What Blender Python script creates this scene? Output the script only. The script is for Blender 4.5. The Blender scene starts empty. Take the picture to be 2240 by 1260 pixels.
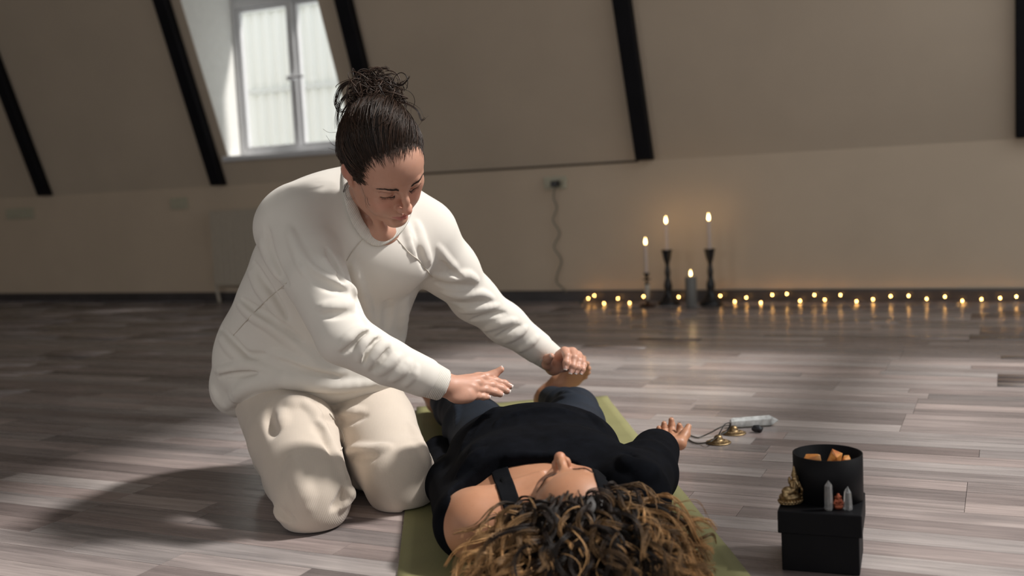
import bpy, bmesh, math, random
import numpy as np
from mathutils import Vector, Matrix

# ------------------------------------------------------------------ camera
FPX, CX, CY, CAMH = 2310.0, 1120.0, 630.0, 0.69
RW = np.array([[0.9062667, -0.00567217, -0.4226683],
               [0.41969893, -0.1069895, 0.90133571],
               [-0.0503336, -0.99424397, -0.09458042]])   # camera (right, down, forward) -> world
CAM = np.array([0.0, 0.0, CAMH])
scene = bpy.context.scene
col = scene.collection
cd = bpy.data.cameras.new('camera')
cd.sensor_width = 36.0
cd.lens = 36.0 * FPX / 2240.0
cd.clip_start = 0.05
cd.dof.use_dof = True
cd.dof.focus_distance = 2.26
cd.dof.aperture_fstop = 2.5
cd.dof.aperture_blades = 0
co = bpy.data.objects.new('camera', cd)
col.objects.link(co)
rt, up, bk = RW[:, 0], -RW[:, 1], -RW[:, 2]
co.matrix_world = Matrix(((rt[0], up[0], bk[0], CAM[0]), (rt[1], up[1], bk[1], CAM[1]),
                          (rt[2], up[2], bk[2], CAM[2]), (0, 0, 0, 1)))
scene.camera = co

# ------------------------------------------------------------------ view, world, sun, daylight
scene.view_settings.view_transform = 'Standard'
scene.view_settings.look = 'None'
scene.view_settings.gamma = 1.0
scene.view_settings.exposure = 0.0
scene.view_settings.use_curve_mapping = False
scene.cycles.use_denoising = True
scene.cycles.max_bounces = 8
scene.cycles.diffuse_bounces = 4
scene.cycles.transparent_max_bounces = 12
scene.cycles.caustics_reflective = False
scene.cycles.caustics_refractive = False
scene.cycles.sample_clamp_indirect = 4.0

world = bpy.data.worlds.new('overcast_sky')
scene.world = world
world.use_nodes = True
wb = world.node_tree.nodes['Background']
wb.inputs['Color'].default_value = (0.93, 0.97, 1.0, 1)
wb.inputs['Strength'].default_value = 1.4

SUN_DIR = np.array([0.915, 0.40, 1.19])           # towards the sun
SUN_DIR = SUN_DIR / np.linalg.norm(SUN_DIR)
sd = bpy.data.lights.new('sun', 'SUN')
sd.energy = 4.6
sd.angle = math.radians(5.5)
sd.color = (1.0, 0.96, 0.91)
so = bpy.data.objects.new('sun', sd)
so.rotation_euler = Vector(-SUN_DIR).to_track_quat('-Z', 'Y').to_euler()
so.location = (4, 4, 6)
col.objects.link(so)

# ------------------------------------------------------------------ geometry helpers
def ray(px, py):
    v = RW @ np.array([px - CX, py - CY, FPX])
    return v / np.linalg.norm(v)

def P(px, py, depth):                              # pixel + distance along the view axis -> world
    return CAM + RW @ np.array([(px - CX) / FPX * depth, (py - CY) / FPX * depth, depth])

def PZ(px, py, z=0.0):                             # pixel on a level plane
    v = ray(px, py)
    return CAM + v * ((z - CAMH) / v[2])

def PY(px, py, y):                                 # pixel on a plane parallel to the back wall
    v = ray(px, py)
    return CAM + v * (y / v[1])

def proj(p):
    c = RW.T @ (np.asarray(p, float) - CAM)
    return np.array([CX + FPX * c[0] / c[2], CY + FPX * c[1] / c[2], c[2]])

def tag(o, label=None, cat=None, group=None, kind=None):
    if label: o['label'] = label
    if cat: o['category'] = cat
    if group: o['group'] = group
    if kind: o['kind'] = kind
    return o

def empty(name, loc=(0, 0, 0), rz=0.0):
    o = bpy.data.objects.new(name, None)
    o.empty_display_size = 0.05
    o.location = Vector([float(v) for v in loc])
    o.rotation_euler = (0, 0, rz)
    col.objects.link(o)
    return o

def link(name, me, mat=None, parent=None, loc=(0, 0, 0), rz=0.0):
    o = bpy.data.objects.new(name, me)
    if mat is not None and not me.materials:
        me.materials.append(mat)
    col.objects.link(o)
    o.location = Vector([float(v) for v in loc])
    o.rotation_euler = (0, 0, rz)
    if parent is not None:
        o.parent = parent
    return o

def wlink(name, me, mat, parent):
    """link a mesh given in WORLD coordinates under a thing"""
    o = link(name, me, mat)
    if parent is not None:
        M = world_of(parent)
        o.parent = parent
        o.matrix_parent_inverse = M.inverted()
    return o

def world_of(o):
    L = Matrix.LocRotScale(o.location, o.rotation_euler, o.scale)
    if o.parent is not None:
        return world_of(o.parent) @ o.matrix_parent_inverse @ L
    return L

def pydata(name, V, Fc, smooth=False):
    me = bpy.data.meshes.new(name)
    if isinstance(Fc, np.ndarray):
        n = len(Fc); k = Fc.shape[1]
        me.vertices.add(len(V)); me.vertices.foreach_set('co', np.asarray(V, np.float32).ravel())
        me.loops.add(n * k); me.loops.foreach_set('vertex_index', Fc.astype(np.int32).ravel())
        me.polygons.add(n)
        me.polygons.foreach_set('loop_start', np.arange(0, n * k, k, dtype=np.int32))
        me.polygons.foreach_set('loop_total', np.full(n, k, np.int32))
        me.update(calc_edges=True)
    else:
        me.from_pydata([tuple(float(c) for c in v) for v in V], [], [tuple(int(i) for i in q) for q in Fc])
        me.update()
    if smooth:
        me.polygons.foreach_set('use_smooth', np.ones(len(me.polygons), bool))
    return me

def bm_mesh(bm, name, smooth=False):
    me = bpy.data.meshes.new(name)
    bmesh.ops.recalc_face_normals(bm, faces=bm.faces)
    bm.to_mesh(me)
    bm.free()
    if smooth:
        me.polygons.foreach_set('use_smooth', np.ones(len(me.polygons), bool))
    return me

def box_bm(lo, hi, bev=0.0, seg=2, bm=None):
    bm2 = bmesh.new()
    x0, y0, z0 = lo; x1, y1, z1 = hi
    vs = [bm2.verts.new(v) for v in ((x0,y0,z0),(x1,y0,z0),(x1,y1,z0),(x0,y1,z0),(x0,y0,z1),(x1,y0,z1),(x1,y1,z1),(x0,y1,z1))]
    for q in ((0,3,2,1),(4,5,6,7),(0,1,5,4),(1,2,6,5),(2,3,7,6),(3,0,4,7)):
        bm2.faces.new([vs[i] for i in q])
    if bev > 0:
        bmesh.ops.bevel(bm2, geom=list(bm2.edges), offset=bev, segments=seg, profile=0.5, affect='EDGES')
    if bm is not None:
        me = bpy.data.meshes.new('t'); bm2.to_mesh(me); bm2.free()
        bm.from_mesh(me); bpy.data.meshes.remove(me)
        return bm
    return bm2

def box(name, lo, hi, mat, parent=None, bev=0.0, seg=2, loc=(0, 0, 0), rz=0.0):
    return link(name, bm_mesh(box_bm(lo, hi, bev, seg), name), mat, parent, loc, rz)

def lathe_mesh(name, prof, n=32, smooth=True, cap=True):
    V = []; Fc = []
    for r, z in prof:
        for i in range(n):
            a = 2 * math.pi * i / n
            V.append((r * math.cos(a), r * math.sin(a), z))
    for j in range(len(prof) - 1):
        for i in range(n):
            Fc.append((j*n+i, j*n+(i+1) % n, (j+1)*n+(i+1) % n, (j+1)*n+i))
    if cap:
        Fc.append(tuple(range(n))[::-1])
        Fc.append(tuple((len(prof)-1)*n+i for i in range(n)))
    return pydata(name, V, Fc, smooth)

def catmull(pts, per=8):
    p = [np.asarray(q, float) for q in pts]
    p = [2*p[0]-p[1]] + p + [2*p[-1]-p[-2]]
    out = []
    for i in range(1, len(p)-2):
        for k in range(per):
            t = k/per
            out.append(0.5*((2*p[i]) + (-p[i-1]+p[i+1])*t + (2*p[i-1]-5*p[i]+4*p[i+1]-p[i+2])*t*t + (-p[i-1]+3*p[i]-3*p[i+1]+p[i+2])*t**3))
    out.append(p[-2])
    return np.array(out)

def tube_arrays(path, rad, n=6, flat=1.0, closed_ends=True):
    path = np.asarray(path, float)
    m = len(path)
    rad = np.broadcast_to(np.asarray(rad, float), (m,))
    T = np.gradient(path, axis=0)
    T /= np.linalg.norm(T, axis=1, keepdims=True) + 1e-12
    ref = np.array([0.0, 0, 1]) if abs(T[0][2]) < 0.9 else np.array([1.0, 0, 0])
    N = np.cross(T[0], ref); N /= np.linalg.norm(N)
    V = np.zeros((m, n, 3))
    ang = 2*np.pi*np.arange(n)/n
    for i in range(m):
        N = N - T[i]*(N @ T[i]); N /= np.linalg.norm(N) + 1e-12
        B = np.cross(T[i], N)
        V[i] = path[i] + rad[i]*(np.cos(ang)[:, None]*N + flat*np.sin(ang)[:, None]*B)
    idx = np.arange(m*n).reshape(m, n)
    a = idx[:-1]; b = idx[1:]
    Q = np.stack([a, np.roll(a, -1, 1), np.roll(b, -1, 1), b], -1).reshape(-1, 4)
    return V.reshape(-1, 3), Q

def tube_mesh(name, path, rad, n=8, flat=1.0):
    V, Q = tube_arrays(path, rad, n, flat)
    Fc = [tuple(q) for q in Q] + [tuple(range(n))[::-1], tuple(range(len(V)-n, len(V)))]
    return pydata(name, V, Fc, True)

def join_arrays(parts):
    Vs, Qs, o = [], [], 0
    for V, Q in parts:
        Vs.append(V); Qs.append(Q + o); o += len(V)
    return np.concatenate(Vs), np.concatenate(Qs)

# ------------------------------------------------------------------ materials
def srgb(r, g, b):
    f = lambda c: (c/255/12.92) if c/255 <= 0.04045 else ((c/255+0.055)/1.055)**2.4
    return (f(r), f(g), f(b), 1.0)

class NT:
    def __init__(s, name):
        s.m = bpy.data.materials.new(name); s.m.use_nodes = True
        s.t = s.m.node_tree; s.n = s.t.nodes; s.b = s.n['Principled BSDF']; s.out = s.n['Material Output']
    def node(s, kind, **kw):
        x = s.n.new(kind)
        for k, v in kw.items(): setattr(x, k, v)
        return x
    def link(s, a, b): s.t.links.new(a, b)
    def noise(s, scale, detail=4, rough=0.55, vec=None):
        x = s.node('ShaderNodeTexNoise'); x.inputs['Scale'].default_value = scale
        x.inputs['Detail'].default_value = detail; x.inputs['Roughness'].default_value = rough
        if vec is not None: s.link(vec, x.inputs['Vector'])
        return x
    def ramp(s, fac, stops):
        x = s.node('ShaderNodeValToRGB'); e = x.color_ramp.elements
        while len(e) < len(stops): e.new(0.5)
        for el, (p, c) in zip(e, stops): el.position = p; el.color = c
        s.link(fac, x.inputs['Fac']); return x
    def mix(s, fac, a, b, mode='MIX'):
        x = s.node('ShaderNodeMix', data_type='RGBA', blend_type=mode)
        for sock, v in ((x.inputs['Factor'], fac), (x.inputs[6], a), (x.inputs[7], b)):
            if hasattr(v, 'links'): s.link(v, sock)
            else: sock.default_value = v
        return x.outputs[2]
    def bump(s, h, strength=0.3, dist=0.002, normal=None):
        x = s.node('ShaderNodeBump'); x.inputs['Strength'].default_value = strength
        x.inputs['Distance'].default_value = dist; s.link(h, x.inputs['Height'])
        if normal is not None: s.link(normal, x.inputs['Normal'])
        s.link(x.outputs['Normal'], s.b.inputs['Normal']); return x.outputs['Normal']
    def coord(s, which='Object'):
        return s.node('ShaderNodeTexCoord').outputs[which]
    def mapping(s, vec, scale=(1, 1, 1), rot=(0, 0, 0)):
        x = s.node('ShaderNodeMapping'); x.inputs['Scale'].default_value = scale
        x.inputs['Rotation'].default_value = rot; s.link(vec, x.inputs['Vector']); return x.outputs['Vector']

def simple(name, colr, rough=0.6, metal=0.0, var=0.12, vscale=20, bump=0.0, bscale=200, spec=0.5, sheen=0.0):
    t = NT(name)
    n = t.noise(vscale, 4, vec=t.coord())
    dark = tuple(c*(1-var) for c in colr[:3]) + (1,)
    lite = tuple(min(1, c*(1+var)) for c in colr[:3]) + (1,)
    r = t.ramp(n.outputs['Fac'], [(0.3, dark), (0.7, lite)])
    t.link(r.outputs['Color'], t.b.inputs['Base Color'])
    t.b.inputs['Roughness'].default_value = rough
    t.b.inputs['Metallic'].default_value = metal
    t.b.inputs['Specular IOR Level'].default_value = spec
    if sheen: 
        t.b.inputs['Sheen Weight'].default_value = sheen
        t.b.inputs['Sheen Roughness'].default_value = 0.5
    if bump:
        b = t.noise(bscale, 3, vec=t.coord()); t.bump(b.outputs['Fac'], bump, 0.002)
    return t.m

def emit(name, colr, strength):
    t = NT(name)
    t.b.inputs['Base Color'].default_value = colr
    t.b.inputs['Emission Color'].default_value = colr
    t.b.inputs['Emission Strength'].default_value = strength
    return t.m
# ------------------------------------------------------------------ sculpting with distance fields
class Field:
    """a small sculpting volume: rounded shapes are blended in, then skinned with one continuous surface"""
    def __init__(s, lo, hi, h):
        s.lo = np.asarray(lo, float); s.h = h
        s.n = np.ceil((np.asarray(hi, float)-s.lo)/h).astype(int)+1
        s.d = np.full(s.n, 0.05, np.float32)
    def win(s, lo, hi):
        a = np.clip(np.floor((np.asarray(lo)-s.lo)/s.h).astype(int), 0, s.n)
        b = np.clip(np.ceil((np.asarray(hi)-s.lo)/s.h).astype(int)+1, 0, s.n)
        if np.any(b <= a): return None
        ax = [(s.lo[i]+s.h*np.arange(a[i], b[i])).astype(np.float32) for i in range(3)]
        return (slice(a[0], b[0]), slice(a[1], b[1]), slice(a[2], b[2])), ax
    def put(s, sl, v, k, op):
        cur = s.d[sl]
        if op == 'sub': 
            hh = np.maximum(k-np.abs(cur+v), 0)/k
            s.d[sl] = np.maximum(cur, -v)+hh*hh*k*0.25
        elif op == 'and':
            hh = np.maximum(k-np.abs(cur-v), 0)/k
            s.d[sl] = np.maximum(cur, v)+hh*hh*k*0.25
        else:
            hh = np.maximum(k-np.abs(cur-v), 0)/k
            s.d[sl] = np.minimum(cur, v)-hh*hh*k*0.25
    def cone(s, a, b, ra, rb=None, k=0.01, op='add'):
        rb = ra if rb is None else rb
        a = np.asarray(a, float); b = np.asarray(b, float); m = max(ra, rb)+k+2.5*s.h
        w = s.win(np.minimum(a, b)-m, np.maximum(a, b)+m)
        if w is None: return
        sl, (x, y, z) = w
        ab = b-a; L = float(ab@ab)+1e-12
        X = x[:, None, None]-a[0]; Y = y[None, :, None]-a[1]; Z = z[None, None, :]-a[2]
        t = np.clip((X*ab[0]+Y*ab[1]+Z*ab[2])/L, 0, 1)
        v = np.sqrt((X-t*ab[0])**2+(Y-t*ab[1])**2+(Z-t*ab[2])**2)-(ra+(rb-ra)*t)
        s.put(sl, v.astype(np.float32), k, op)
    def chain(s, pts, rads, k=0.01, op='add'):
        rads = np.broadcast_to(rads, (len(pts),))
        for i in range(len(pts)-1): s.cone(pts[i], pts[i+1], float(rads[i]), float(rads[i+1]), k, op)
    def ell(s, c, r, A=None, k=0.01, op='add'):
        """ellipsoid; A has the unit axes as COLUMNS"""
        c = np.asarray(c, float); r = np.broadcast_to(np.asarray(r, float), (3,))
        A = np.eye(3) if A is None else np.asarray(A, float)
        e = np.sqrt(((A*r)**2).sum(1))+k+2.5*s.h
        w = s.win(c-e, c+e)
        if w is None: return
        sl, (x, y, z) = w
        X = x[:, None, None]-c[0]; Y = y[None, :, None]-c[1]; Z = z[None, None, :]-c[2]
        k0 = 0; k1 = 0
        for i in range(3):
            q = (X*A[0, i]+Y*A[1, i]+Z*A[2, i])/r[i]
            k0 = k0+q*q; k1 = k1+(q/r[i])**2
        k0 = np.sqrt(k0); k1 = np.sqrt(k1)+1e-9
        v = k0*(k0-1)/k1
        s.put(sl, v.astype(np.float32), k, op)
    def box(s, c, half, A=None, rnd=0.005, k=0.01, op='add'):
        c = np.asarray(c, float); half = np.asarray(half, float)
        A = np.eye(3) if A is None else np.asarray(A, float)
        e = np.abs(A*half).sum(1)+k+rnd+2.5*s.h
        w = s.win(c-e, c+e)
        if w is None: return
        sl, (x, y, z) = w
        X = x[:, None, None]-c[0]; Y = y[None, :, None]-c[1]; Z = z[None, None, :]-c[2]
        out = 0; ins = -9.0
        for i in range(3):
            q = np.abs(X*A[0, i]+Y*A[1, i]+Z*A[2, i])-(half[i]-rnd)
            out = out+np.maximum(q, 0)**2; ins = np.maximum(ins, q)
        s.put(sl, (np.sqrt(out)+np.minimum(ins, 0)-rnd).astype(np.float32), k, op)
    def slab(s, p, n, k=0.01, op='sub'):
        """half space on the side n points to"""
        n = np.asarray(n, float)/np.linalg.norm(n); p = np.asarray(p, float)
        sl, (x, y, z) = s.win(s.lo-1, s.lo+s.h*s.n+1)
        v = (x[:, None, None]-p[0])*n[0]+(y[None, :, None]-p[1])*n[1]+(z[None, None, :]-p[2])*n[2]
        s.put(sl, (-v).astype(np.float32), k, op)
    def prism(s, poly, z0, z1, k=0.006, op='sub', U=(1, 0), O=(0, 0)):
        """upright prism over a polygon given in plan coordinates (origin O, first axis U)"""
        U = np.asarray(U, float); Wv = np.array([-U[1], U[0]]); O = np.asarray(O, float)
        poly = np.asarray(poly, float)
        wp = O+poly[:, :1]*U+poly[:, 1:]*Wv
        w = s.win([*(wp.min(0)-k-0.03), z0-k-0.03], [*(wp.max(0)+k+0.03), z1+k+0.03])
        if w is None: return
        sl, (x, y, z) = w
        X = x[:, None]; Y = y[None, :]
        d2 = np.full((len(x), len(y)), 9.0); ins = np.zeros((len(x), len(y)), bool)
        for i in range(len(wp)):
            a = wp[i]; b = wp[(i+1) % len(wp)]; e = b-a
            t = np.clip(((X-a[0])*e[0]+(Y-a[1])*e[1])/(e@e), 0, 1)
            d2 = np.minimum(d2, (X-a[0]-t*e[0])**2+(Y-a[1]-t*e[1])**2)
            c1 = (a[1] > Y) != (b[1] > Y)
            with np.errstate(divide='ignore', invalid='ignore'):
                c2 = X < (b[0]-a[0])*(Y-a[1])/(b[1]-a[1]+1e-12)+a[0]
            ins ^= (c1 & c2)
        dd = np.where(ins, -1, 1)*np.sqrt(d2)
        vz = np.maximum(z0-z, z-z1)[None, None, :]
        s.put(sl, np.maximum(dd[:, :, None], vz).astype(np.float32), k, op)
    def sample(s, p):
        q = (np.asarray(p, float)-s.lo)/s.h
        q = np.clip(q, 0, s.n-1.001); i = q.astype(int); f = q-i
        out = 0
        for dx in (0, 1):
            for dy in (0, 1):
                for dz in (0, 1):
                    wgt = (f[..., 0] if dx else 1-f[..., 0])*(f[..., 1] if dy else 1-f[..., 1])*(f[..., 2] if dz else 1-f[..., 2])
                    out = out+wgt*s.d[i[..., 0]+dx, i[..., 1]+dy, i[..., 2]+dz]
        return out
    def grad(s, p, e=None):
        e = e or s.h; p = np.asarray(p, float); g = []
        for i in range(3):
            o = np.zeros(3); o[i] = e
            g.append(s.sample(p+o)-s.sample(p-o))
        g = np.stack(g, -1)
        return g/(np.linalg.norm(g, axis=-1, keepdims=True)+1e-9)
    def hit(s, px, py, near=1.2, far=3.6):
        v = ray(px, py); ts = np.arange(near, far, s.h*0.7)
        pts = CAM+v*ts[:, None]
        inside = np.all((pts > s.lo) & (pts < s.lo+s.h*(s.n-1)), axis=1)
        dv = np.where(inside, s.sample(pts), 0.05)
        w = np.where(dv < 0)[0]
        if len(w) == 0: return None
        i = w[0]
        return pts[i]
    def fold(s, pix, r, rise, k=None, taper=True):
        """cloth fold along pixels of the photograph, laid on the surface that they see"""
        if len(pix) > 2: pix = catmull([(a, b, 0) for a, b in pix], 4)[:, :2]
        pts = [s.hit(a, b) for a, b in pix]
        pts = [p for p in pts if p is not None]
        if len(pts) < 2: return
        cut = [0]+[i for i in range(1, len(pts)) if np.linalg.norm(pts[i]-pts[i-1]) > 0.035]+[len(pts)]
        a, b = max(zip(cut[:-1], cut[1:]), key=lambda q: q[1]-q[0])      # stay on one sheet of cloth
        pts = np.array(pts[a:b])
        if len(pts) < 2: return
        g = s.grad(pts, s.h*2)
        n = len(pts)
        tp = np.sin(np.pi*(np.arange(n)+0.8)/(n+0.6))**0.6 if taper else np.ones(n)
        if rise > 0: s.chain(pts+g*(rise*tp-r*tp)[:, None], r*np.maximum(tp, 0.15), k or r*1.2, 'add')
        else: s.chain(pts+g*(rise*tp+r*tp)[:, None], r*np.maximum(tp, 0.15), k or r*1.2, 'sub')
    def mesh(s, relax=2, proj_it=2):
        d = s.d
        for ax in range(3):
            for i in (0, 1, -1, -2):
                ix = [slice(None)]*3; ix[ax] = i
                d[tuple(ix)] = np.maximum(d[tuple(ix)], s.h*0.3)
        sg = d < 0
        n = s.n
        c = np.zeros(n-1, np.int8)
        for dx in (0, 1):
            for dy in (0, 1):
                for dz in (0, 1):
                    c += sg[dx:n[0]-1+dx, dy:n[1]-1+dy, dz:n[2]-1+dz]
        act = (c > 0) & (c < 8)
        ids = np.full(act.shape, -1, np.int32)
        I = np.argwhere(act)
        ids[act] = np.arange(len(I), dtype=np.int32)
        acc = np.zeros((len(I), 3)); cnt = np.zeros(len(I))
        offs = [(dx, dy, dz) for dx in (0, 1) for dy in (0, 1) for dz in (0, 1)]
        cv = {o: d[I[:, 0]+o[0], I[:, 1]+o[1], I[:, 2]+o[2]] for o in offs}
        for o in offs:
            for ax in range(3):
                if o[ax]: continue
                q = list(o); q[ax] = 1; q = tuple(q)
                a, b = cv[o], cv[q]
                m = (a < 0) != (b < 0)
                t = np.where(m, a/(a-b+1e-12), 0)
                pt = np.repeat(np.array(o, float)[None], len(I), 0); pt[:, ax] += t
                acc += pt*m[:, None]; cnt += m
        V = s.lo+s.h*(I+acc/cnt[:, None])
        quads = []
        for ax in range(3):
            sl0 = [slice(None)]*3; sl1 = [slice(None)]*3
            sl0[ax] = slice(0, n[ax]-1); sl1[ax] = slice(1, n[ax])
            ch = sg[tuple(sl0)] != sg[tuple(sl1)]
            E = np.argwhere(ch)
            u, v = (ax+1) % 3, (ax+2) % 3
            ok = (E[:, u] > 0) & (E[:, v] > 0) & (E[:, u] < n[u]-1) & (E[:, v] < n[v]-1)
            E = E[ok]
            def cell(du, dv):
                Q = E.copy(); Q[:, u] += du; Q[:, v] += dv
                return ids[Q[:, 0], Q[:, 1], Q[:, 2]]
            q = np.stack([cell(-1, -1), cell(0, -1), cell(0, 0), cell(-1, 0)], 1)
            flip = ~sg[E[:, 0], E[:, 1], E[:, 2]]
            q[flip] = q[flip][:, ::-1]
            quads.append(q)
        Q = np.concatenate(quads)
        for _ in range(relax):
            sm = np.zeros_like(V); ct = np.zeros(len(V))
            for a, b in ((0, 1), (1, 2), (2, 3), (3, 0)):
                np.add.at(sm, Q[:, a], V[Q[:, b]]); np.add.at(sm, Q[:, b], V[Q[:, a]])
                np.add.at(ct, Q[:, a], 1); np.add.at(ct, Q[:, b], 1)
            V = 0.5*V+0.5*sm/np.maximum(ct, 1)[:, None]
        for _ in range(proj_it):
            dv = s.sample(V); g = s.grad(V, s.h*0.7)
            V = V-np.clip(dv, -s.h*0.6, s.h*0.6)[:, None]*g*0.8
        return V, Q

def field_mesh(name, F, relax=2, colors=None, keep=None):
    V, Q = F.mesh(relax)
    if keep is not None:
        m = keep(V); km = m[Q].all(1); Q = Q[km]
        used = np.unique(Q); mp = np.full(len(V), -1); mp[used] = np.arange(len(used)); V = V[used]; Q = mp[Q]
    me = pydata(name, V, Q, True)
    if colors is not None: paint(me, V, colors)
    return me, V

def paint(me, V, colors):
    at = me.color_attributes.new('tint', 'FLOAT_COLOR', 'POINT')
    at.data.foreach_set('color', np.concatenate([np.clip(colors(V), 0, 1), np.ones((len(V), 1))], 1).astype(np.float32).ravel())

def unit(v):
    v = np.asarray(v, float); return v/np.linalg.norm(v)
def frame(xa, up):
    """axes as columns: x along xa, z near up"""
    x = unit(xa); z = np.asarray(up, float); z = unit(z-x*(z@x)); y = np.cross(z, x)
    return np.stack([x, y, z], 1)
# ================================================================== the room
YW, ZK, SLOPE = 5.79, 0.803, math.radians(70.8)
ZC = 2.6                                           # flat ceiling
def slope_y(z): return YW - (z - ZK) / math.tan(SLOPE)
XL, XR, YF = -9.0, 4.4, -2.4

def wall_mat(name, base):
    t = NT(name)
    c = t.coord()
    n1 = t.noise(1.3, 5, 0.6, c); n2 = t.noise(60, 3, 0.6, c)
    d = tuple(v*0.90 for v in base[:3]) + (1,)
    r = t.ramp(n1.outputs['Fac'], [(0.35, d), (0.7, base)])
    t.link(r.outputs['Color'], t.b.inputs['Base Color'])
    t.b.inputs['Roughness'].default_value = 0.85
    t.bump(n2.outputs['Fac'], 0.15, 0.003)
    return t.m
M_wall = wall_mat('cream_plaster', (0.60, 0.485, 0.365, 1))
M_slope = wall_mat('cream_slope_plaster', (0.55, 0.455, 0.35, 1))
M_ceil = wall_mat('white_ceiling_paint', (0.62, 0.59, 0.55, 1))
M_rest = wall_mat('pale_side_plaster', (0.50, 0.44, 0.37, 1))
M_beam = simple('black_beam_paint', (0.004, 0.004, 0.006, 1), 0.6, var=0.3, vscale=8, spec=0.2)
M_upvc = simple('white_window_plastic', (0.66, 0.66, 0.67, 1), 0.35, var=0.03)
M_reveal = simple('white_reveal_paint', (0.86, 0.85, 0.81, 1), 0.7, var=0.03)

def quad_struct(name, pts, mat, thick=None):
    o = link(name, pydata(name, pts, [tuple(range(len(pts)))]), mat)
    tag(o, kind='structure'); return o

def prism_struct(name, prof, x0, x1, mat):         # profile in (y, z), extruded along x
    n = len(prof)
    V = [(x0, y, z) for y, z in prof] + [(x1, y, z) for y, z in prof]
    Fc = [tuple(range(n))[::-1], tuple(range(n, 2*n))] + [(i, (i+1) % n, n+(i+1) % n, n+i) for i in range(n)]
    bm = bmesh.new(); me = pydata(name, V, Fc); bm.from_mesh(me); bpy.data.meshes.remove(me)
    return tag(link(name, bm_mesh(bm, name), mat), kind='structure')

# knee wall and the sloped wall around the dormer opening
DX0, DX1, DZ0, DZ1 = -4.755, -3.735, 0.985, 2.25   # dormer opening
TH = 0.12
prism_struct('wall_back', [(YW, 0), (YW, ZK), (YW+TH, ZK), (YW+TH, 0)], XL, XR, M_wall)
def slope_strip(x0, x1, z0, z1, name='wall_slope'):
    a, b = slope_y(z0), slope_y(z1)
    return prism_struct(name, [(a, z0), (b, z1), (b+TH, z1), (a+TH, z0)], x0, x1, M_slope)
slope_strip(XL, DX0, ZK, ZC)
slope_strip(DX1, XR, ZK, ZC)
slope_strip(DX0, DX1, ZK, DZ0)
slope_strip(DX0, DX1, DZ1, ZC)
prism_struct('fold_shadow_strip', [(YW-0.001, ZK-0.006), (YW-0.010, ZK-0.004), (YW-0.010, ZK+0.002), (YW-0.004, ZK+0.006)], -3.3, -1.88, simple('fold_shadow_brown', (0.07, 0.05, 0.035, 1), 0.8))  # dark strip standing in for the shadow gap along the fold
# dormer window: cheeks, head, vertical frame, panes, sill
YD = 5.865
for x, s in ((DX0, -1), (DX1, 1)):
    prism_struct('trim_1' if s < 0 else 'trim_2', [(slope_y(DZ0)+0.004, DZ0), (slope_y(DZ1)+0.004, DZ1), (YD+0.1, DZ1), (YD+0.1, DZ0)], x - s*0.004, x + s*0.05, M_reveal)
prism_struct('trim_3', [(slope_y(DZ1), DZ1), (YD+0.1, DZ1), (YD+0.1, DZ1+0.05), (slope_y(DZ1), DZ1+0.05)], DX0, DX1, M_reveal)
win = tag(empty('window_1', ((DX0+DX1)/2, YD, DZ0)), kind='structure')
def wpart(name, x0, x1, z0, z1, y0, y1, mat, parent, bev=0.004):
    bm = box_bm((x0, y0, z0), (x1, y1, z1), bev, 1)
    return wlink(name, bm_mesh(bm, name), mat, parent)
FX0, FX1, FZ0, FZ1 = DX0, DX1, DZ0+0.015, DZ1
SW_ = 0.022
MX = -4.27                                        # mullion
ZT = 1.985                                         # transom
wpart('window_frame', FX0, FX0+0.035, FZ0, FZ1, YD, YD+0.07, M_upvc, win)
wpart('window_frame', FX1-0.035, FX1, FZ0, FZ1, YD, YD+0.07, M_upvc, win)
wpart('window_frame', FX0+0.035, FX1-0.035, FZ0, FZ0+0.035, YD, YD+0.07, M_upvc, win)
wpart('window_frame', FX0+0.035, FX1-0.035, FZ1-0.06, FZ1, YD, YD+0.07, M_upvc, win)
wpart('mullion', MX-0.022, MX+0.022, FZ0+0.035, ZT, YD-0.008, YD+0.07, M_upvc, win)
wpart('transom', FX0+0.035, FX1-0.035, ZT, ZT+0.05, YD-0.004, YD+0.07, M_upvc, win)
def glass_mat():
    t = NT('window_glass')
    tr = t.node('ShaderNodeBsdfTransparent'); gl = t.node('ShaderNodeBsdfGlossy'); gl.inputs['Roughness'].default_value = 0.02
    mx = t.node('ShaderNodeMixShader')
    mx.inputs[0].default_value = 0.05; t.link(tr.outputs[0], mx.inputs[1]); t.link(gl.outputs[0], mx.inputs[2])
    t.link(mx.outputs[0], t.out.inputs['Surface'])
    return t.m
M_glass = glass_mat()
for (a, b, c, d) in ((FX0+0.035, MX-0.022, FZ0+0.035, ZT), (MX+0.022, FX1-0.035, FZ0+0.035, ZT), (FX0+0.035, FX1-0.035, ZT+0.05, FZ1-0.06)):
    sash = wpart('sash', a, a+SW_, c, d, YD+0.012, YD+0.055, M_upvc, win)
    for q in ((b-SW_, b, c, d), (a+SW_, b-SW_, c, c+SW_), (a+SW_, b-SW_, d-SW_, d)):
        wpart('sash', q[0], q[1], q[2], q[3], YD+0.012, YD+0.055, M_upvc, win)
    wpart('pane', a+SW_, b-SW_, c+SW_, d-SW_, YD+0.03, YD+0.034, M_glass, win, 0)
hd = wpart('window_handle', MX-0.028, MX+0.028, 1.47, 1.50, YD-0.05, YD-0.008, M_upvc, win)
hd2 = wpart('window_handle', MX-0.012, MX+0.115, 1.475, 1.495, YD-0.065, YD-0.045, M_upvc, win)
wpart('window_sill', DX0-0.03, DX1+0.03, DZ0-0.025, DZ0+0.012, slope_y(DZ0)-0.03, YD+0.02, M_upvc, win, 0.006)

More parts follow.
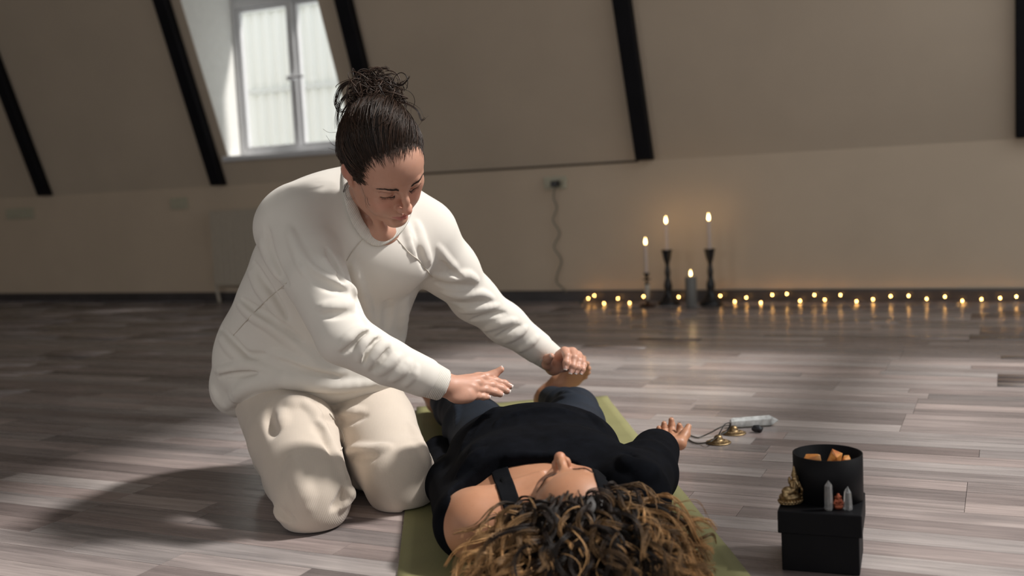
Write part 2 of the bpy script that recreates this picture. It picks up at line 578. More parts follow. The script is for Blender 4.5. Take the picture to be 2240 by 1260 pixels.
# neighbouring facade of corrugated cladding outside the dormer
def facade():
    t = NT('pale_corrugated_cladding')
    t.b.inputs['Base Color'].default_value = (0.84, 0.88, 0.86, 1)
    t.b.inputs['Roughness'].default_value = 0.6
    x0, x1, y = -9.5, 1.0, 7.6
    n = 380; V = []; Fc = []
    for i in range(n+1):
        x = x0 + (x1-x0)*i/n
        yy = y + (0.012 if i % 4 in (0, 1) else -0.012)
        V += [(x, yy, 0.0), (x, yy, 4.2)]
    for i in range(n):
        Fc.append((2*i, 2*i+2, 2*i+3, 2*i+1))
    e = empty('facade', ((x0+x1)/2, y, 0))
    wlink('cladding', pydata('cladding', V, Fc), t.m, e)
    m2 = simple('cladding_seam_paint', (0.68, 0.72, 0.71, 1), 0.6, var=0.05)
    for z in (0.93, 1.62, 2.31, 3.0):
        wlink('seam_rail', bm_mesh(box_bm((x0, y-0.03, z), (x1, y-0.013, z+0.035)), 'seam_rail'), m2, e)
    tag(e, 'pale corrugated facade of the house outside the dormer window', 'building')
facade()

# black roof beams along the slope
beams = [(-6.53, 0.105, 'black beam on the slope above the four-gang socket'),
         (-4.877, 0.10, 'black beam on the slope beside the lit window reveal'),
         (-3.535, 0.10, 'black beam on the slope behind the dark hair bun'),
         (-1.832, 0.095, 'black beam on the slope above the lit candles'),
         (0.105, 0.105, 'black beam on the slope farthest from the dormer window')]
for xc, w, lab in beams:
    z0 = ZK + 0.003; p = 0.07
    a, b = slope_y(z0), slope_y(ZC)
    nx, nz = -math.sin(SLOPE)*p, -math.cos(SLOPE)*p
    V = []
    for x in (xc-w/2, xc+w/2):
        V += [(x, a, z0), (x, b, ZC-0.002), (x, b+nx, ZC-0.002), (x, a+nx, z0)]
    Fc = [(0,1,2,3), (7,6,5,4), (0,4,5,1), (1,5,6,2), (2,6,7,3), (3,7,4,0)]
    bm = bmesh.new(); me = pydata('roof_beam', V, Fc); bm.from_mesh(me); bpy.data.meshes.remove(me)
    bmesh.ops.bevel(bm, geom=list(bm.edges), offset=0.006, segments=1, affect='EDGES')
    tag(link('roof_beam', bm_mesh(bm, 'roof_beam'), M_beam), lab, 'beam', 'black roof beams')

M_base = simple('dark_baseboard_laminate', (0.05, 0.043, 0.043, 1), 0.45, var=0.25, vscale=6)
prism_struct('baseboard_back', [(YW-0.001, 0.002), (YW-0.016, 0.002), (YW-0.016, 0.058), (YW-0.011, 0.066), (YW-0.001, 0.066)], XL, XR, M_base)

# other walls, out of the frame
quad_struct('wall_left', [(XL, YF, 0), (XL, YW, 0), (XL, YW, ZK), (XL, slope_y(ZC), ZC), (XL, YF, ZC)], M_rest)
def holed(name, a0, a1, b0, b1, holes, mk, mat):
    """rectangle (a0..a1, b0..b1) with rectangular holes, as one mesh of quads"""
    xs = sorted({a0, a1, *[h[0] for h in holes], *[h[1] for h in holes]})
    ys = sorted({b0, b1, *[h[2] for h in holes], *[h[3] for h in holes]})
    V = [mk(x, y) for y in ys for x in xs]; n = len(xs); Fc = []
    for j in range(len(ys)-1):
        for i in range(n-1):
            mx, my = (xs[i]+xs[i+1])/2, (ys[j]+ys[j+1])/2
            if not any(h[0] < mx < h[1] and h[2] < my < h[3] for h in holes):
                Fc.append((j*n+i, j*n+i+1, (j+1)*n+i+1, (j+1)*n+i))
    return tag(link(name, pydata(name, V, Fc), mat), kind='structure')
SKY = [(-0.25, 1.45, 1.75, 5.05), (1.60, 3.3, 1.75, 5.05)]          # two roof lights
holed('ceiling', XL, XR, YF, slope_y(ZC)+0.05, SKY, lambda x, y: (x, y, ZC), M_ceil)
FW = [(-6.6, -4.4, 0.7, 2.3), (-2.8, -0.9, 0.7, 2.3), (0.4, 2.3, 0.7, 2.3)]   # unseen windows behind the camera, placed and sized for fill
holed('wall_front', XL, XR, 0, ZC, FW, lambda x, z: (x, YF, z), M_rest)
for k, (a, b, c, d) in enumerate(SKY):
    e = tag(empty('window_%d' % (k+2), ((a+b)/2, (c+d)/2, ZC)), kind='structure')
    for q in ((a, a+0.05, c, d), (b-0.05, b, c, d), (a+0.05, b-0.05, c, c+0.05), (a+0.05, b-0.05, d-0.05, d)):
        wlink('window_frame', bm_mesh(box_bm((q[0], q[2], ZC), (q[1], q[3], ZC+0.08)), 'window_frame'), M_upvc, e)
for k, (a, b, c, d) in enumerate(FW):
    e = tag(empty('window_%d' % (k+4), ((a+b)/2, YF, c)), kind='structure')
    for q in ((a, a+0.06, c, d), (b-0.06, b, c, d), (a+0.06, b-0.06, c, c+0.06), (a+0.06, b-0.06, d-0.06, d)):
        wlink('window_frame', bm_mesh(box_bm((q[0], YF-0.08, q[2]), (q[1], YF, q[3])), 'window_frame'), M_upvc, e)

GW_ = [(-1.6, 0.9, 0.6, 2.4), (1.5, 4.2, 0.6, 2.4)]                  # unseen gable windows, added for sky fill from that side
holed('wall_right', YF, YW, 0, ZC, GW_, lambda y, z: (XR, y, z), M_rest)
for k, (a, b, c, d) in enumerate(GW_):
    e = tag(empty('window_%d' % (k+8), (XR, (a+b)/2, c)), kind='structure')
    for q in ((a, a+0.06, c, d), (b-0.06, b, c, d), (a+0.06, b-0.06, c, c+0.06), (a+0.06, b-0.06, d-0.06, d)):
        wlink('window_frame', bm_mesh(box_bm((XR, q[0], q[2]), (XR+0.08, q[1], q[3])), 'window_frame'), M_upvc, e)
def portal(name, a, b, loc, rot):                  # sampling guides for the sky in the openings
    l = bpy.data.lights.new(name, 'AREA'); l.shape = 'RECTANGLE'; l.size = a; l.size_y = b; l.cycles.is_portal = True
    o = bpy.data.objects.new(name, l); col.objects.link(o); o.location = loc; o.rotation_euler = rot
for a, b, c, d in SKY: portal('sky_portal', b-a, d-c, ((a+b)/2, (c+d)/2, ZC+0.01), (0, 0, 0))
def daylight(a, b, loc, rot, watts):                # fill lamp added in a window opening, on top of the sky
    l = bpy.data.lights.new('window_daylight', 'AREA'); l.shape = 'RECTANGLE'; l.size = a; l.size_y = b; l.energy = watts; l.color = (1.0, 0.965, 0.92)
    o = bpy.data.objects.new('window_daylight', l); col.objects.link(o); o.location = loc; o.rotation_euler = rot
for (a, b, c, d), wt in zip(FW, (19, 12, 15)): daylight(b-a-0.12, d-c-0.12, ((a+b)/2, YF-0.02, (c+d)/2), (math.pi/2, 0, 0), wt)
for a, b, c, d in FW: portal('sky_portal', b-a, d-c, ((a+b)/2, YF-0.01, (c+d)/2), (math.pi/2, 0, 0))
for a, b, c, d in GW_: portal('sky_portal', d-c, b-a, (XR+0.01, (a+b)/2, (c+d)/2), (0, math.pi/2, 0))
portal('sky_portal', DX1-DX0, DZ1-DZ0, ((DX0+DX1)/2, YD+0.12, (DZ0+DZ1)/2), (-math.pi/2, 0, 0))

# ------------------------------------------------------------------ laminate floor
def floor_mat(name, per_object):
    t = NT(name)
    geo = t.node('ShaderNodeNewGeometry')
    if per_object:
        oi = t.node('ShaderNodeObjectInfo'); sep = t.node('ShaderNodeSeparateColor'); t.link(oi.outputs['Color'], sep.inputs[0])
    else:
        at = t.node('ShaderNodeAttribute', attribute_name='strip'); sep = t.node('ShaderNodeSeparateColor'); t.link(at.outputs['Color'], sep.inputs[0])
    tone, off, pink = sep.outputs[0], sep.outputs[1], sep.outputs[2]
    mul = t.node('ShaderNodeMath', operation='MULTIPLY'); t.link(off, mul.inputs[0]); mul.inputs[1].default_value = 37.0
    cmb = t.node('ShaderNodeCombineXYZ'); t.link(mul.outputs[0], cmb.inputs[2]); t.link(mul.outputs[0], cmb.inputs[0])
    add = t.node('ShaderNodeVectorMath', operation='ADD'); t.link(geo.outputs['Position'], add.inputs[0]); t.link(cmb.outputs[0], add.inputs[1])
    v1 = t.mapping(add.outputs[0], (2.2, 42, 3)); v2 = t.mapping(add.outputs[0], (7, 170, 3)); v3 = t.mapping(add.outputs[0], (4, 9, 1))
    g1 = t.noise(1.0, 5, 0.62, v1); g2 = t.noise(1.0, 4, 0.6, v2); g3 = t.noise(1.0, 3, 0.5, v3)
    base = t.ramp(tone, [(0.0, (0.10, 0.094, 0.096, 1)), (0.35, (0.205, 0.184, 0.180, 1)), (0.7, (0.315, 0.283, 0.274, 1)), (1.0, (0.42, 0.383, 0.368, 1))])
    warm = t.mix(pink, base.outputs['Color'], (1.0, 0.90, 0.875, 1), 'MULTIPLY')
    gr = t.ramp(g1.outputs['Fac'], [(0.30, (0.68, 0.68, 0.69, 1)), (0.55, (1, 1, 1, 1)), (0.78, (1.22, 1.21, 1.20, 1))])
    c1 = t.mix(1.0, warm, gr.outputs['Color'], 'MULTIPLY')
    gr2 = t.ramp(g2.outputs['Fac'], [(0.32, (0.80, 0.80, 0.80, 1)), (0.6, (1.06, 1.06, 1.06, 1))])
    c2 = t.mix(1.0, c1, gr2.outputs['Color'], 'MULTIPLY')
    gr3 = t.ramp(g3.outputs['Fac'], [(0.3, (0.84, 0.84, 0.85, 1)), (0.7, (1.1, 1.1, 1.1, 1))])
    c3 = t.mix(1.0, c2, gr3.outputs['Color'], 'MULTIPLY')
    t.link(c3, t.b.inputs['Base Color'])
    rr = t.ramp(g1.outputs['Fac'], [(0.3, (0.30, 0.30, 0.30, 1)), (0.8, (0.20, 0.20, 0.20, 1))])
    t.link(rr.outputs['Color'], t.b.inputs['Roughness'])
    t.b.inputs['Specular IOR Level'].default_value = 0.32
    t.bump(g2.outputs['Fac'], 0.12, 0.0015)
    return t.m
M_strip = floor_mat('laminate_strip', True)
M_strip_far = floor_mat('laminate_strip_far', False)
M_joint = simple('laminate_joint', (0.055, 0.05, 0.048, 1), 0.7)

floor = tag(link('floor', pydata('floor', [(XL, YF, -0.004), (XR, YF, -0.004), (XR, YW, -0.004), (XL, YW, -0.004)], [(0, 1, 2, 3)]), M_joint), kind='structure')
def build_floor():
    rng = random.Random(11)
    SW, BL = 0.0735, 1.29
    strips = []
    y = YF; board = 0
    while y < YW - 0.001:
        off = rng.uniform(0, BL)
        x = XL - off
        edges_board = []
        while x < XR:
            edges_board.append(x); x += BL
        for s in range(3):
            y0 = y + s*SW; y1 = min(y0+SW, YW)
            if y0 >= YW - 0.001: break
            for bx in edges_board:
                u = rng.random()
                cuts = sorted(rng.uniform(0.18, 0.82)*BL for _ in range(1 if u < 0.55 else (2 if u < 0.8 else 0)))
                cuts = cuts[:1] if len(cuts) == 2 and cuts[1]-cuts[0] < 0.2 else cuts
                cuts = [0.0] + cuts + [BL]
                for a, b in zip(cuts[:-1], cuts[1:]):
                    x0, x1 = max(bx+a, XL), min(bx+b, XR)
                    if x1 - x0 < 0.002: continue
                    tone = min(1, max(0, rng.gauss(0.68, 0.23)))
                    strips.append((x0, x1, y0, y1, tone, rng.random(), rng.random()))
        y += 3*SW
    def score(s):
        pts = [proj((x, yy, 0)) for x in (s[0], s[1]) for yy in (s[2], s[3])]
        if min(p[2] for p in pts) < 0.4: return 0
        xs = [min(2240, max(0, p[0])) for p in pts]; ys = [min(1260, max(0, p[1])) for p in pts]
        return (max(xs)-min(xs))*(max(ys)-min(ys))
    sc = sorted(range(len(strips)), key=lambda i: -score(strips[i]))
    near = set(sc[:300])
    unit = bm_mesh(box_bm((0, 0, -0.004), (1, 1, 0.0)), 'floor_strip')
    unit.materials.append(M_strip)
    V, Fc, cols = [], [], []
    g = 0.0005
    for i, (x0, x1, y0, y1, tone, o, pk) in enumerate(strips):
        if i in near:
            ob = link('floor_strip', unit, None, floor, (x0+g, y0+g, 0))
            ob.scale = (x1-x0-2*g, y1-y0-2*g, 1)
            ob.color = (tone, o, pk, 1)
        else:
            k = len(V)
            V += [(x0+g, y0+g, 0), (x1-g, y0+g, 0), (x1-g, y1-g, 0), (x0+g, y1-g, 0)]
            V += [(x0+g, y0+g, -0.003), (x1-g, y0+g, -0.003), (x1-g, y1-g, -0.003), (x0+g, y1-g, -0.003)]
            for q in ((0, 1, 2, 3), (0, 4, 5, 1), (1, 5, 6, 2), (2, 6, 7, 3), (3, 7, 4, 0)):
                Fc.append([k+j for j in q]); cols.append((tone, o, pk, 1))
    me = pydata('floor_strips', np.array(V), np.array(Fc))
    at = me.color_attributes.new('strip', 'FLOAT_COLOR', 'CORNER')
    at.data.foreach_set('color', np.repeat(np.array(cols, np.float32), 4, axis=0).ravel())
    tag(link('floor_strips', me, M_strip_far, floor), kind='stuff')
build_floor()

# ------------------------------------------------------------------ sockets, cable, radiator
M_socket = simple('aged_white_plastic', (0.46, 0.43, 0.32, 1), 0.4, var=0.05)
M_plug = simple('black_plug_plastic', (0.015, 0.015, 0.015, 1), 0.4)
M_cable = simple('grey_cable_rubber', (0.20, 0.19, 0.15, 1), 0.5)
def socket(px, py, gangs, label, w=None, hgt=0.082):
    c = PY(px, py, YW); gw = 0.071
    w = w or gangs*gw + 0.012
    e = empty('wall_socket', (c[0], YW-0.001, c[2]-hgt/2))
    box('cover_plate', (-w/2, -0.012, 0), (w/2, -0.0, hgt), M_socket, e, 0.004)
    for k in range(gangs):
        x = (k-(gangs-1)/2)*gw
        me = lathe_mesh('socket_well', [(0.0, -0.004), (0.017, -0.004), (0.019, 0.004), (0.021, 0.0065), (0.024, 0.006), (0.024, 0.0)], 24, True, False)
        o = link('socket_well', me, M_socket, e, (x, -0.012, hgt/2)); o.rotation_euler = (math.pi/2, 0, 0)
        for s in (-1, 1):
            pm = lathe_mesh('socket_hole', [(0.0, 0), (0.0025, 0), (0.0025, 0.001)], 10, False, False)
            q = link('socket_hole', pm, M_plug, e, (x+s*0.0095, -0.0085, hgt/2)); q.rotation_euler = (math.pi/2, 0, 0)
    return tag(e, label, 'socket')
socket(45, 467, 4, 'four-gang white wall socket near the far end of the wall')
socket(393, 445, 2, 'two-gang white wall socket between radiator and four-gang socket')
sk = socket(1216, 400, 2, 'cream double wall socket with a black plug in it', w=0.148, hgt=0.074)
cab = empty('power_cable', tuple(PY(1216, 402, YW-0.03)))
box('plug', (-0.022, -0.035, -0.018), (0.022, 0.018, 0.018), M_plug, cab, 0.006)
pts = [(1214, 408), (1211, 432), (1218, 455), (1210, 482), (1224, 510), (1212, 540), (1228, 570), (1219, 600), (1218, 618), (1234, 634)]
path = [PY(x, y, YW-0.020-0.012*(i % 2)) for i, (x, y) in enumerate(pts)]
path[0] = PY(1215, 404, YW-0.055)
path += [PZ(1252, 656, 0.006), PZ(1275, 662, 0.006), PZ(1283, 653, 0.02)]
wlink('cable', tube_mesh('cable', catmull(path, 6), 0.0045, 8), M_cable, cab)
tag(cab, 'grey wavy power cable with a black plug hanging down the knee wall', 'cable')

M_rad = simple('white_radiator_enamel', (0.46, 0.40, 0.32, 1), 0.45, var=0.03)
def radiator():
    a = PY(458, 463, YW-0.10); x0, z1 = a[0], a[2]
    x1 = x0 + 1.15; z0 = 0.12
    e = empty('radiator', ((x0+x1)/2, YW-0.10, 0.0))
    L = lambda lo, hi: (tuple(np.array(lo)-np.array(e.location)), tuple(np.array(hi)-np.array(e.location)))
    box('front_panel', *L((x0, YW-0.10, z0), (x1, YW-0.085, z1)), M_rad, e, 0.006)
    box('back_panel', *L((x0, YW-0.045, z0), (x1, YW-0.03, z1)), M_rad, e, 0.006)
    box('side_grille', *L((x0-0.004, YW-0.1, z0+0.01), (x0+0.004, YW-0.03, z1)), M_rad, e, 0.002)
    box('side_grille', *L((x1-0.004, YW-0.1, z0+0.01), (x1+0.004, YW-0.03, z1)), M_rad, e, 0.002)
    box('top_grille', *L((x0, YW-0.1, z1-0.004), (x1, YW-0.03, z1+0.004)), M_rad, e, 0.002)
    for k in range(24):
        xx = x0 + 0.04 + k*(x1-x0-0.08)/23
        box('convector_fin', *L((xx-0.004, YW-0.083, z0+0.02), (xx+0.004, YW-0.047, z1-0.01)), M_rad, e)
    for k in range(22):
        xx = x0 + 0.05 + k*(x1-x0-0.1)/21
        box('panel_rib', *L((xx-0.012, YW-0.1015, z0+0.03), (xx+0.012, YW-0.0985, z1-0.03)), M_rad, e, 0.002)
    for xx in (x0+0.15, x1-0.15):
        box('wall_bracket', *L((xx-0.015, YW-0.032, z0+0.05), (xx+0.015, YW-0.001, z1-0.05)), M_rad, e)
    p = [(x0+0.03, YW-0.065, z0+0.03), (x0-0.012, YW-0.065, z0+0.035), (x0-0.02, YW-0.065, z0), (x0-0.0, YW-0.065, 0.0)]
    wlink('pipe', tube_mesh('pipe', catmull(p, 6), 0.011, 10), M_rad, e)
    wlink('valve', tube_mesh('valve', [(x0-0.015, YW-0.065, z0+0.035), (x0-0.02, YW-0.065, z0+0.09)], 0.016, 12), M_rad, e)
    tag(e, 'white panel radiator on the knee wall below the dormer window', 'radiator')
radiator()

# ------------------------------------------------------------------ yoga mat
MU = np.array([0.87775, 0.47911, 0.0]); MV = np.array([-0.47911, 0.87775, 0.0])   # across, along (towards the feet)
MANG = math.atan2(MU[1], MU[0])
MC = (PZ(915, 899) + PZ(1324, 870))/2               # middle of the far end
def mat_mesh():
    L, W, T = 1.80, 0.612, 0.0045
    nu, nv = 24, 60
    V, Fc = [], []
    rng = random.Random(3)
    for top in (1, 0):
        for j in range(nv+1):
            for i in range(nu+1):
                u = (i/nu-0.5)*W; v = -L*j/nv
                z = T if top else 0.0003
                lift = 0.006*math.exp(-((v+0.0)/0.05)**2)*(0.3+0.7*math.sin(9*u+1)**2) + 0.0012*math.sin(17*v+5*u)**2
                V.append((u, v, z+lift if top else lift*0.98+0.0003))
    n = (nu+1)*(nv+1)
    for j in range(nv):
        for i in range(nu):
            a = j*(nu+1)+i
            Fc.append((a, a+nu+1, a+nu+2, a+1)); Fc.append((n+a, n+a+1, n+a+nu+2, n+a+nu+1))
    ring = [i for i in range(nu+1)] + [j*(nu+1)+nu for j in range(1, nv+1)] + [nv*(nu+1)+i for i in range(nu-1, -1, -1)] + [j*(nu+1) for j in range(nv-1, 0, -1)]
    for a, b in zip(ring, ring[1:]+ring[:1]):
        Fc.append((a, b, n+b, n+a))
    bm = bmesh.new(); me = pydata('yoga_mat', V, Fc); bm.from_mesh(me); bpy.data.meshes.remove(me)
    return bm_mesh(bm, 'yoga_mat', False)
M_mat = simple('olive_mat_rubber', (0.225, 0.215, 0.098, 1), 0.62, var=0.06, vscale=9, bump=0.25, bscale=420, spec=0.35)
mo = link('yoga_mat', mat_mesh(), M_mat, None, (MC[0], MC[1], 0.0), MANG)
for p in mo.data.polygons: p.use_smooth = abs(p.normal.z) > 0.5
tag(mo, 'olive green yoga mat unrolled on the laminate floor', 'yoga mat')
# ================================================================== candles and string lights by the wall
M_blackwood = simple('black_turned_wood', (0.006, 0.006, 0.008, 1), 0.4, var=0.2)
M_wax = simple('white_candle_wax', (0.62, 0.52, 0.47, 1), 0.5, var=0.04)
M_greywax = simple('grey_pillar_wax', (0.17, 0.165, 0.155, 1), 0.6, var=0.1, vscale=60)
M_wick = simple('charred_wick', (0.02, 0.015, 0.01, 1), 0.9)
M_flame = emit('candle_flame', (1.0, 0.66, 0.27, 1), 16.0)
M_ceramic = simple('white_glazed_ceramic', (0.5, 0.46, 0.40, 1), 0.3, var=0.04)
M_darkmetal = simple('dark_bronze_metal', (0.03, 0.026, 0.02, 1), 0.35, metal=0.8)

def flame_mesh(s=1.0):
    prof = [(0.0, 0.0), (0.0035, 0.002), (0.0062, 0.008), (0.0068, 0.013), (0.0055, 0.021), (0.0030, 0.030), (0.0008, 0.038), (0.0, 0.040)]
    return lathe_mesh('flame', [(r*s, z*s) for r, z in prof], 16, True, False)
def candle(base, hgt, rad, mat, label, fs=1.0, group=None):
    e = empty('candle', base)
    lx = [(rad*0.97, 0.0), (rad, 0.003), (rad, hgt-0.004), (rad*0.93, hgt-0.0008), (rad*0.75, hgt), (rad*0.4, hgt-0.002), (0.0015, hgt-0.003)]
    link('wax', lathe_mesh('wax', lx, 24), mat, e)
    link('wick', tube_mesh('wick', [(0, 0, hgt-0.004), (0.0004, 0, hgt+0.004), (0.0015, 0.0005, hgt+0.009)], 0.0011, 6), M_wick, e)
    link('flame', flame_mesh(fs), M_flame, e, (0.0005, 0, hgt+0.003))
    ld = bpy.data.lights.new('flame_glow', 'POINT'); ld.energy = 0.07*fs; ld.color = (1.0, 0.62, 0.28); ld.shadow_soft_size = 0.012
    lo = bpy.data.objects.new('flame_glow', ld); col.objects.link(lo); lo.parent = e; lo.location = (0, 0, hgt+0.05)
    return tag(e, label, 'candle', group)
sc_ = 0.002468/3.706
hp = [(1168, 0.062), (1163, 0.064), (1150, 0.061), (1135, 0.052), (1115, 0.039), (1095, 0.030), (1075, 0.0225), (1055, 0.0195), (1030, 0.0215), (1010, 0.0235), (985, 0.0215), (960, 0.0160), (938, 0.0132), (915, 0.0150), (892, 0.0168), (872, 0.0148), (848, 0.0115), (830, 0.0113), (810, 0.0140), (790, 0.0190), (775, 0.0212), (758, 0.0232), (740, 0.0252), (722, 0.0275), (717, 0.0305), (710, 0.0310), (708, 0.0285), (712, 0.0105), (722, 0.0095)]
hprof = [(r, (1168-y)*sc_) for y, r in hp]
for k, (px, py, lab, clab) in enumerate(((1463, 667, 'black turned wooden candlestick between the small candlestick and the pillar candle', 'tall white taper candle with a pinkish cast in the black candlestick by the small candlestick'),
                                   (1556, 667, 'black turned wooden candlestick standing past the grey pillar candle', 'tall white taper candle in the black candlestick past the grey pillar candle'))):
    b = PZ(px, py, 0.0)
    e = empty('candlestick', b)
    link('turned_stem', lathe_mesh('turned_stem', hprof, 40), M_blackwood, e)
    tag(e, lab, 'candlestick', 'black wooden candlesticks')
    candle((b[0], b[1], (1168-716)*sc_), (0.148, 0.156)[k], 0.0088, M_wax, clab, 1.0, 'taper candles')
b = PZ(1417, 670, 0.0)
e = empty('candlestick', b)
link('base_plate', lathe_mesh('base_plate', [(0.042, 0.0), (0.047, 0.003), (0.046, 0.008), (0.030, 0.011), (0.014, 0.017), (0.008, 0.024), (0.0075, 0.034)], 32), simple('brown_bronze', (0.045, 0.02, 0.012, 1), 0.4, metal=0.6), e)
link('white_stem', lathe_mesh('white_stem', [(0.0065, 0.034), (0.0075, 0.042), (0.0115, 0.070), (0.0155, 0.100), (0.0165, 0.112), (0.0145, 0.118), (0.006, 0.120)], 24), M_ceramic, e)
link('collar', lathe_mesh('collar', [(0.006, 0.120), (0.0135, 0.122), (0.009, 0.128), (0.0045, 0.134), (0.0045, 0.143), (0.010, 0.146), (0.024, 0.149), (0.025, 0.152), (0.010, 0.154), (0.006, 0.160), (0.009, 0.170), (0.0165, 0.180), (0.0170, 0.186), (0.0105, 0.186), (0.0095, 0.179)], 28), M_darkmetal, e)
tag(e, 'small candlestick with white tapered stem and dark metal dish', 'candlestick')
candle((b[0], b[1], 0.1795), 0.160, 0.0083, M_wax, 'slender white taper candle in the small white-stemmed candlestick', 0.95, 'taper candles')
b = PZ(1513, 670, 0.0)
candle(b, 0.163, 0.0305, M_greywax, 'thick grey pillar candle standing on the floor between black candlesticks', 0.8)

bul = [(1240+x/4.48, 600+y/4.48) for x, y in ((210,238),(270,208),(364,285),(500,238),(614,280),(751,217),(1095,222),(1504,211),(1645,266),(1759,229),(1901,277),(2012,202),(2156,192))]
bul += [(1740+x/4.48, 600+y/4.48) for x, y in ((45,260),(185,203),(287,250),(442,203),(598,265),(760,246),(933,215),(1108,211),(1286,241),(1465,220),(1635,260),(1823,244),(2006,233),(2165,219))]
M_bulb = emit('warm_fairy_bulb', (1.0, 0.50, 0.13, 1), 45.0)
M_wire = simple('dark_copper_wire', (0.05, 0.035, 0.02, 1), 0.4, metal=0.6)
sl = empty('string_lights', PZ(1740, 660, 0.0))
bm_bulb = lathe_mesh('bulb', [(0.0, -0.0042), (0.002, -0.0036), (0.0032, -0.001), (0.0032, 0.001), (0.002, 0.0036), (0.0, 0.0042)], 10, True, False)
wpts = []
for i, (x, y) in enumerate(bul):
    p = PY(x, y, 5.735)
    if p[2] < 0.006: p = PZ(x, y, 0.006)
    o = wlink('bulb', bm_bulb, M_bulb, sl); 
    o.location = Vector(p)
    wpts.append(p-np.array([0, -0.003, 0.003]))
    if i+1 < len(bul):
        q = PY((x+bul[i+1][0])/2, 662, 5.735); wpts.append(np.array([(p[0]+PY(*bul[i+1], 5.735)[0])/2, 5.74, 0.003]))
wlink('wire', tube_mesh('wire', catmull(wpts, 5), 0.0009, 5), M_wire, sl)
tag(sl, 'string of warm fairy lights lying along the dark baseboard', 'string lights')

# ================================================================== tingsha, crystals on the floor
M_brass = NT('antique_brass')
_n = M_brass.noise(90, 4, vec=M_brass.coord())
_r = M_brass.ramp(_n.outputs['Fac'], [(0.3, (0.16, 0.10, 0.05, 1)), (0.7, (0.48, 0.35, 0.19, 1))])
M_brass.link(_r.outputs['Color'], M_brass.b.inputs['Base Color']); M_brass.b.inputs['Metallic'].default_value = 1.0
M_brass.b.inputs['Roughness'].default_value = 0.42; M_brass = M_brass.m
M_leather = simple('dark_leather_cord', (0.028, 0.024, 0.018, 1), 0.45, var=0.2)
ts = empty('tingsha_cymbals', PZ(1585, 968, 0.0))
def cymbal(px, py, rad, lab):
    c = PZ(px, py, 0.0)
    s = rad/0.033
    prof = [(0.033, 0.0), (0.0337, 0.001), (0.033, 0.0026), (0.0305, 0.0036), (0.027, 0.0042), (0.016, 0.0078), (0.0122, 0.0088), (0.0120, 0.0115), (0.0108, 0.0160), (0.0082, 0.0195), (0.0045, 0.0213), (0.0018, 0.0216)]
    o = wlink('cymbal', lathe_mesh('cymbal', [(r*s, z*s) for r, z in prof], 48), M_brass, ts)
    o.location = Vector(c)+Vector((0, 0, 0.0005))
    tag(o, lab)
    parts = []
    rng = random.Random(int(px))
    for i in range(18):                            # raised scrolls on the brim
        a0 = 2*math.pi*i/18
        pth = []
        for t in np.linspace(0, 1, 9):
            a = a0 + 0.24*math.sin(t*6.0+i)*(0.4+0.6*t); r = 0.0175+0.0085*t+0.001*rng.random()
            zz = 0.0078-(r-0.016)*(0.0036/0.011)+0.0004
            pth.append((r*s*math.cos(a), r*s*math.sin(a), zz*s))
        parts.append(tube_arrays(pth, 0.0009*s, 5))
        cr = []
        for t in np.linspace(0, 1.6*math.pi, 9):
            r = 0.0225+0.0028*math.sin(t); a = a0+0.17+0.10*math.cos(t)
            cr.append((r*s*math.cos(a), r*s*math.sin(a), (0.0078-(r-0.016)*(0.0036/0.011)+0.0004)*s))
        parts.append(tube_arrays(cr, 0.0008*s, 5))
    V, Q = join_arrays(parts)
    q = link('embossed_scrollwork', pydata('embossed_scrollwork', V, Q, True), M_brass, o)
    return c, 0.0216*s
c1, h1 = cymbal(1571.5, 969, 0.0325, 'brass cymbal with embossed brim')
c2, h2 = cymbal(1605, 948.5, 0.0325, 'brass cymbal with embossed brim')
t1 = c1+np.array([0, 0, h1]); t2 = c2+np.array([0, 0, h2])
lp = [t1-[0, 0, 0.003], P(1577, 942, proj(t1)[2]), P(1586, 928, proj(t1)[2]+0.01), P(1596, 925, proj(t1)[2]+0.02), P(1597, 931, proj(t1)[2]+0.03), P(1589, 944, proj(t1)[2]+0.03), t1+[0.002, 0.004, -0.002]]
wlink('leather_loop', tube_mesh('leather_loop', catmull(lp, 6), 0.0024, 8, 0.6), M_leather, ts)
lp = [t2-[0, 0, 0.003], P(1596, 930, proj(t2)[2]), P(1578, 934, proj(t2)[2]-0.02), PZ(1553, 947, 0.012), PZ(1535, 955, 0.004), PZ(1524, 957, 0.003), PZ(1508, 952, 0.003)]
wlink('leather_cord', tube_mesh('leather_cord', catmull(lp, 6), 0.0023, 8, 0.6), M_leather, ts)
lp = [t1-[0, 0, 0.003], PZ(1553, 966, 0.014), PZ(1534, 970, 0.004), PZ(1520, 969, 0.003), PZ(1508, 963, 0.003), PZ(1500, 955, 0.003), PZ(1508, 952, 0.003)]
wlink('leather_cord', tube_mesh('leather_cord', catmull(lp, 6), 0.0023, 8, 0.6), M_leather, ts)
tag(ts, 'pair of brass hand cymbals joined by a dark leather cord', 'cymbals')

def crystal_mat(name, colr, milk, rough=0.08):
    t = NT(name)
    n = t.noise(45, 5, 0.65, t.coord()); n2 = t.noise(160, 3, 0.6, t.coord())
    r = t.ramp(n.outputs['Fac'], [(0.35, (1-milk,)*3+(1,)), (0.62, (max(0, 1-milk*2.2),)*3+(1,))])
    t.b.inputs['Base Color'].default_value = colr
    t.link(r.outputs['Color'], t.b.inputs['Transmission Weight'])
    t.b.inputs['Roughness'].default_value = rough
    t.b.inputs['IOR'].default_value = 1.45
    t.bump(n2.outputs['Fac'], 0.15, 0.002)
    return t.m
M_quartz = crystal_mat('milky_clear_quartz', (0.93, 0.96, 0.95, 1), 0.28, 0.12)
M_clear = NT('clear_quartz')
M_clear.b.inputs['Base Color'].default_value = (0.98, 0.99, 0.99, 1); M_clear.b.inputs['Transmission Weight'].default_value = 0.86
M_clear.b.inputs['Roughness'].default_value = 0.02; M_clear.b.inputs['IOR'].default_value = 1.54
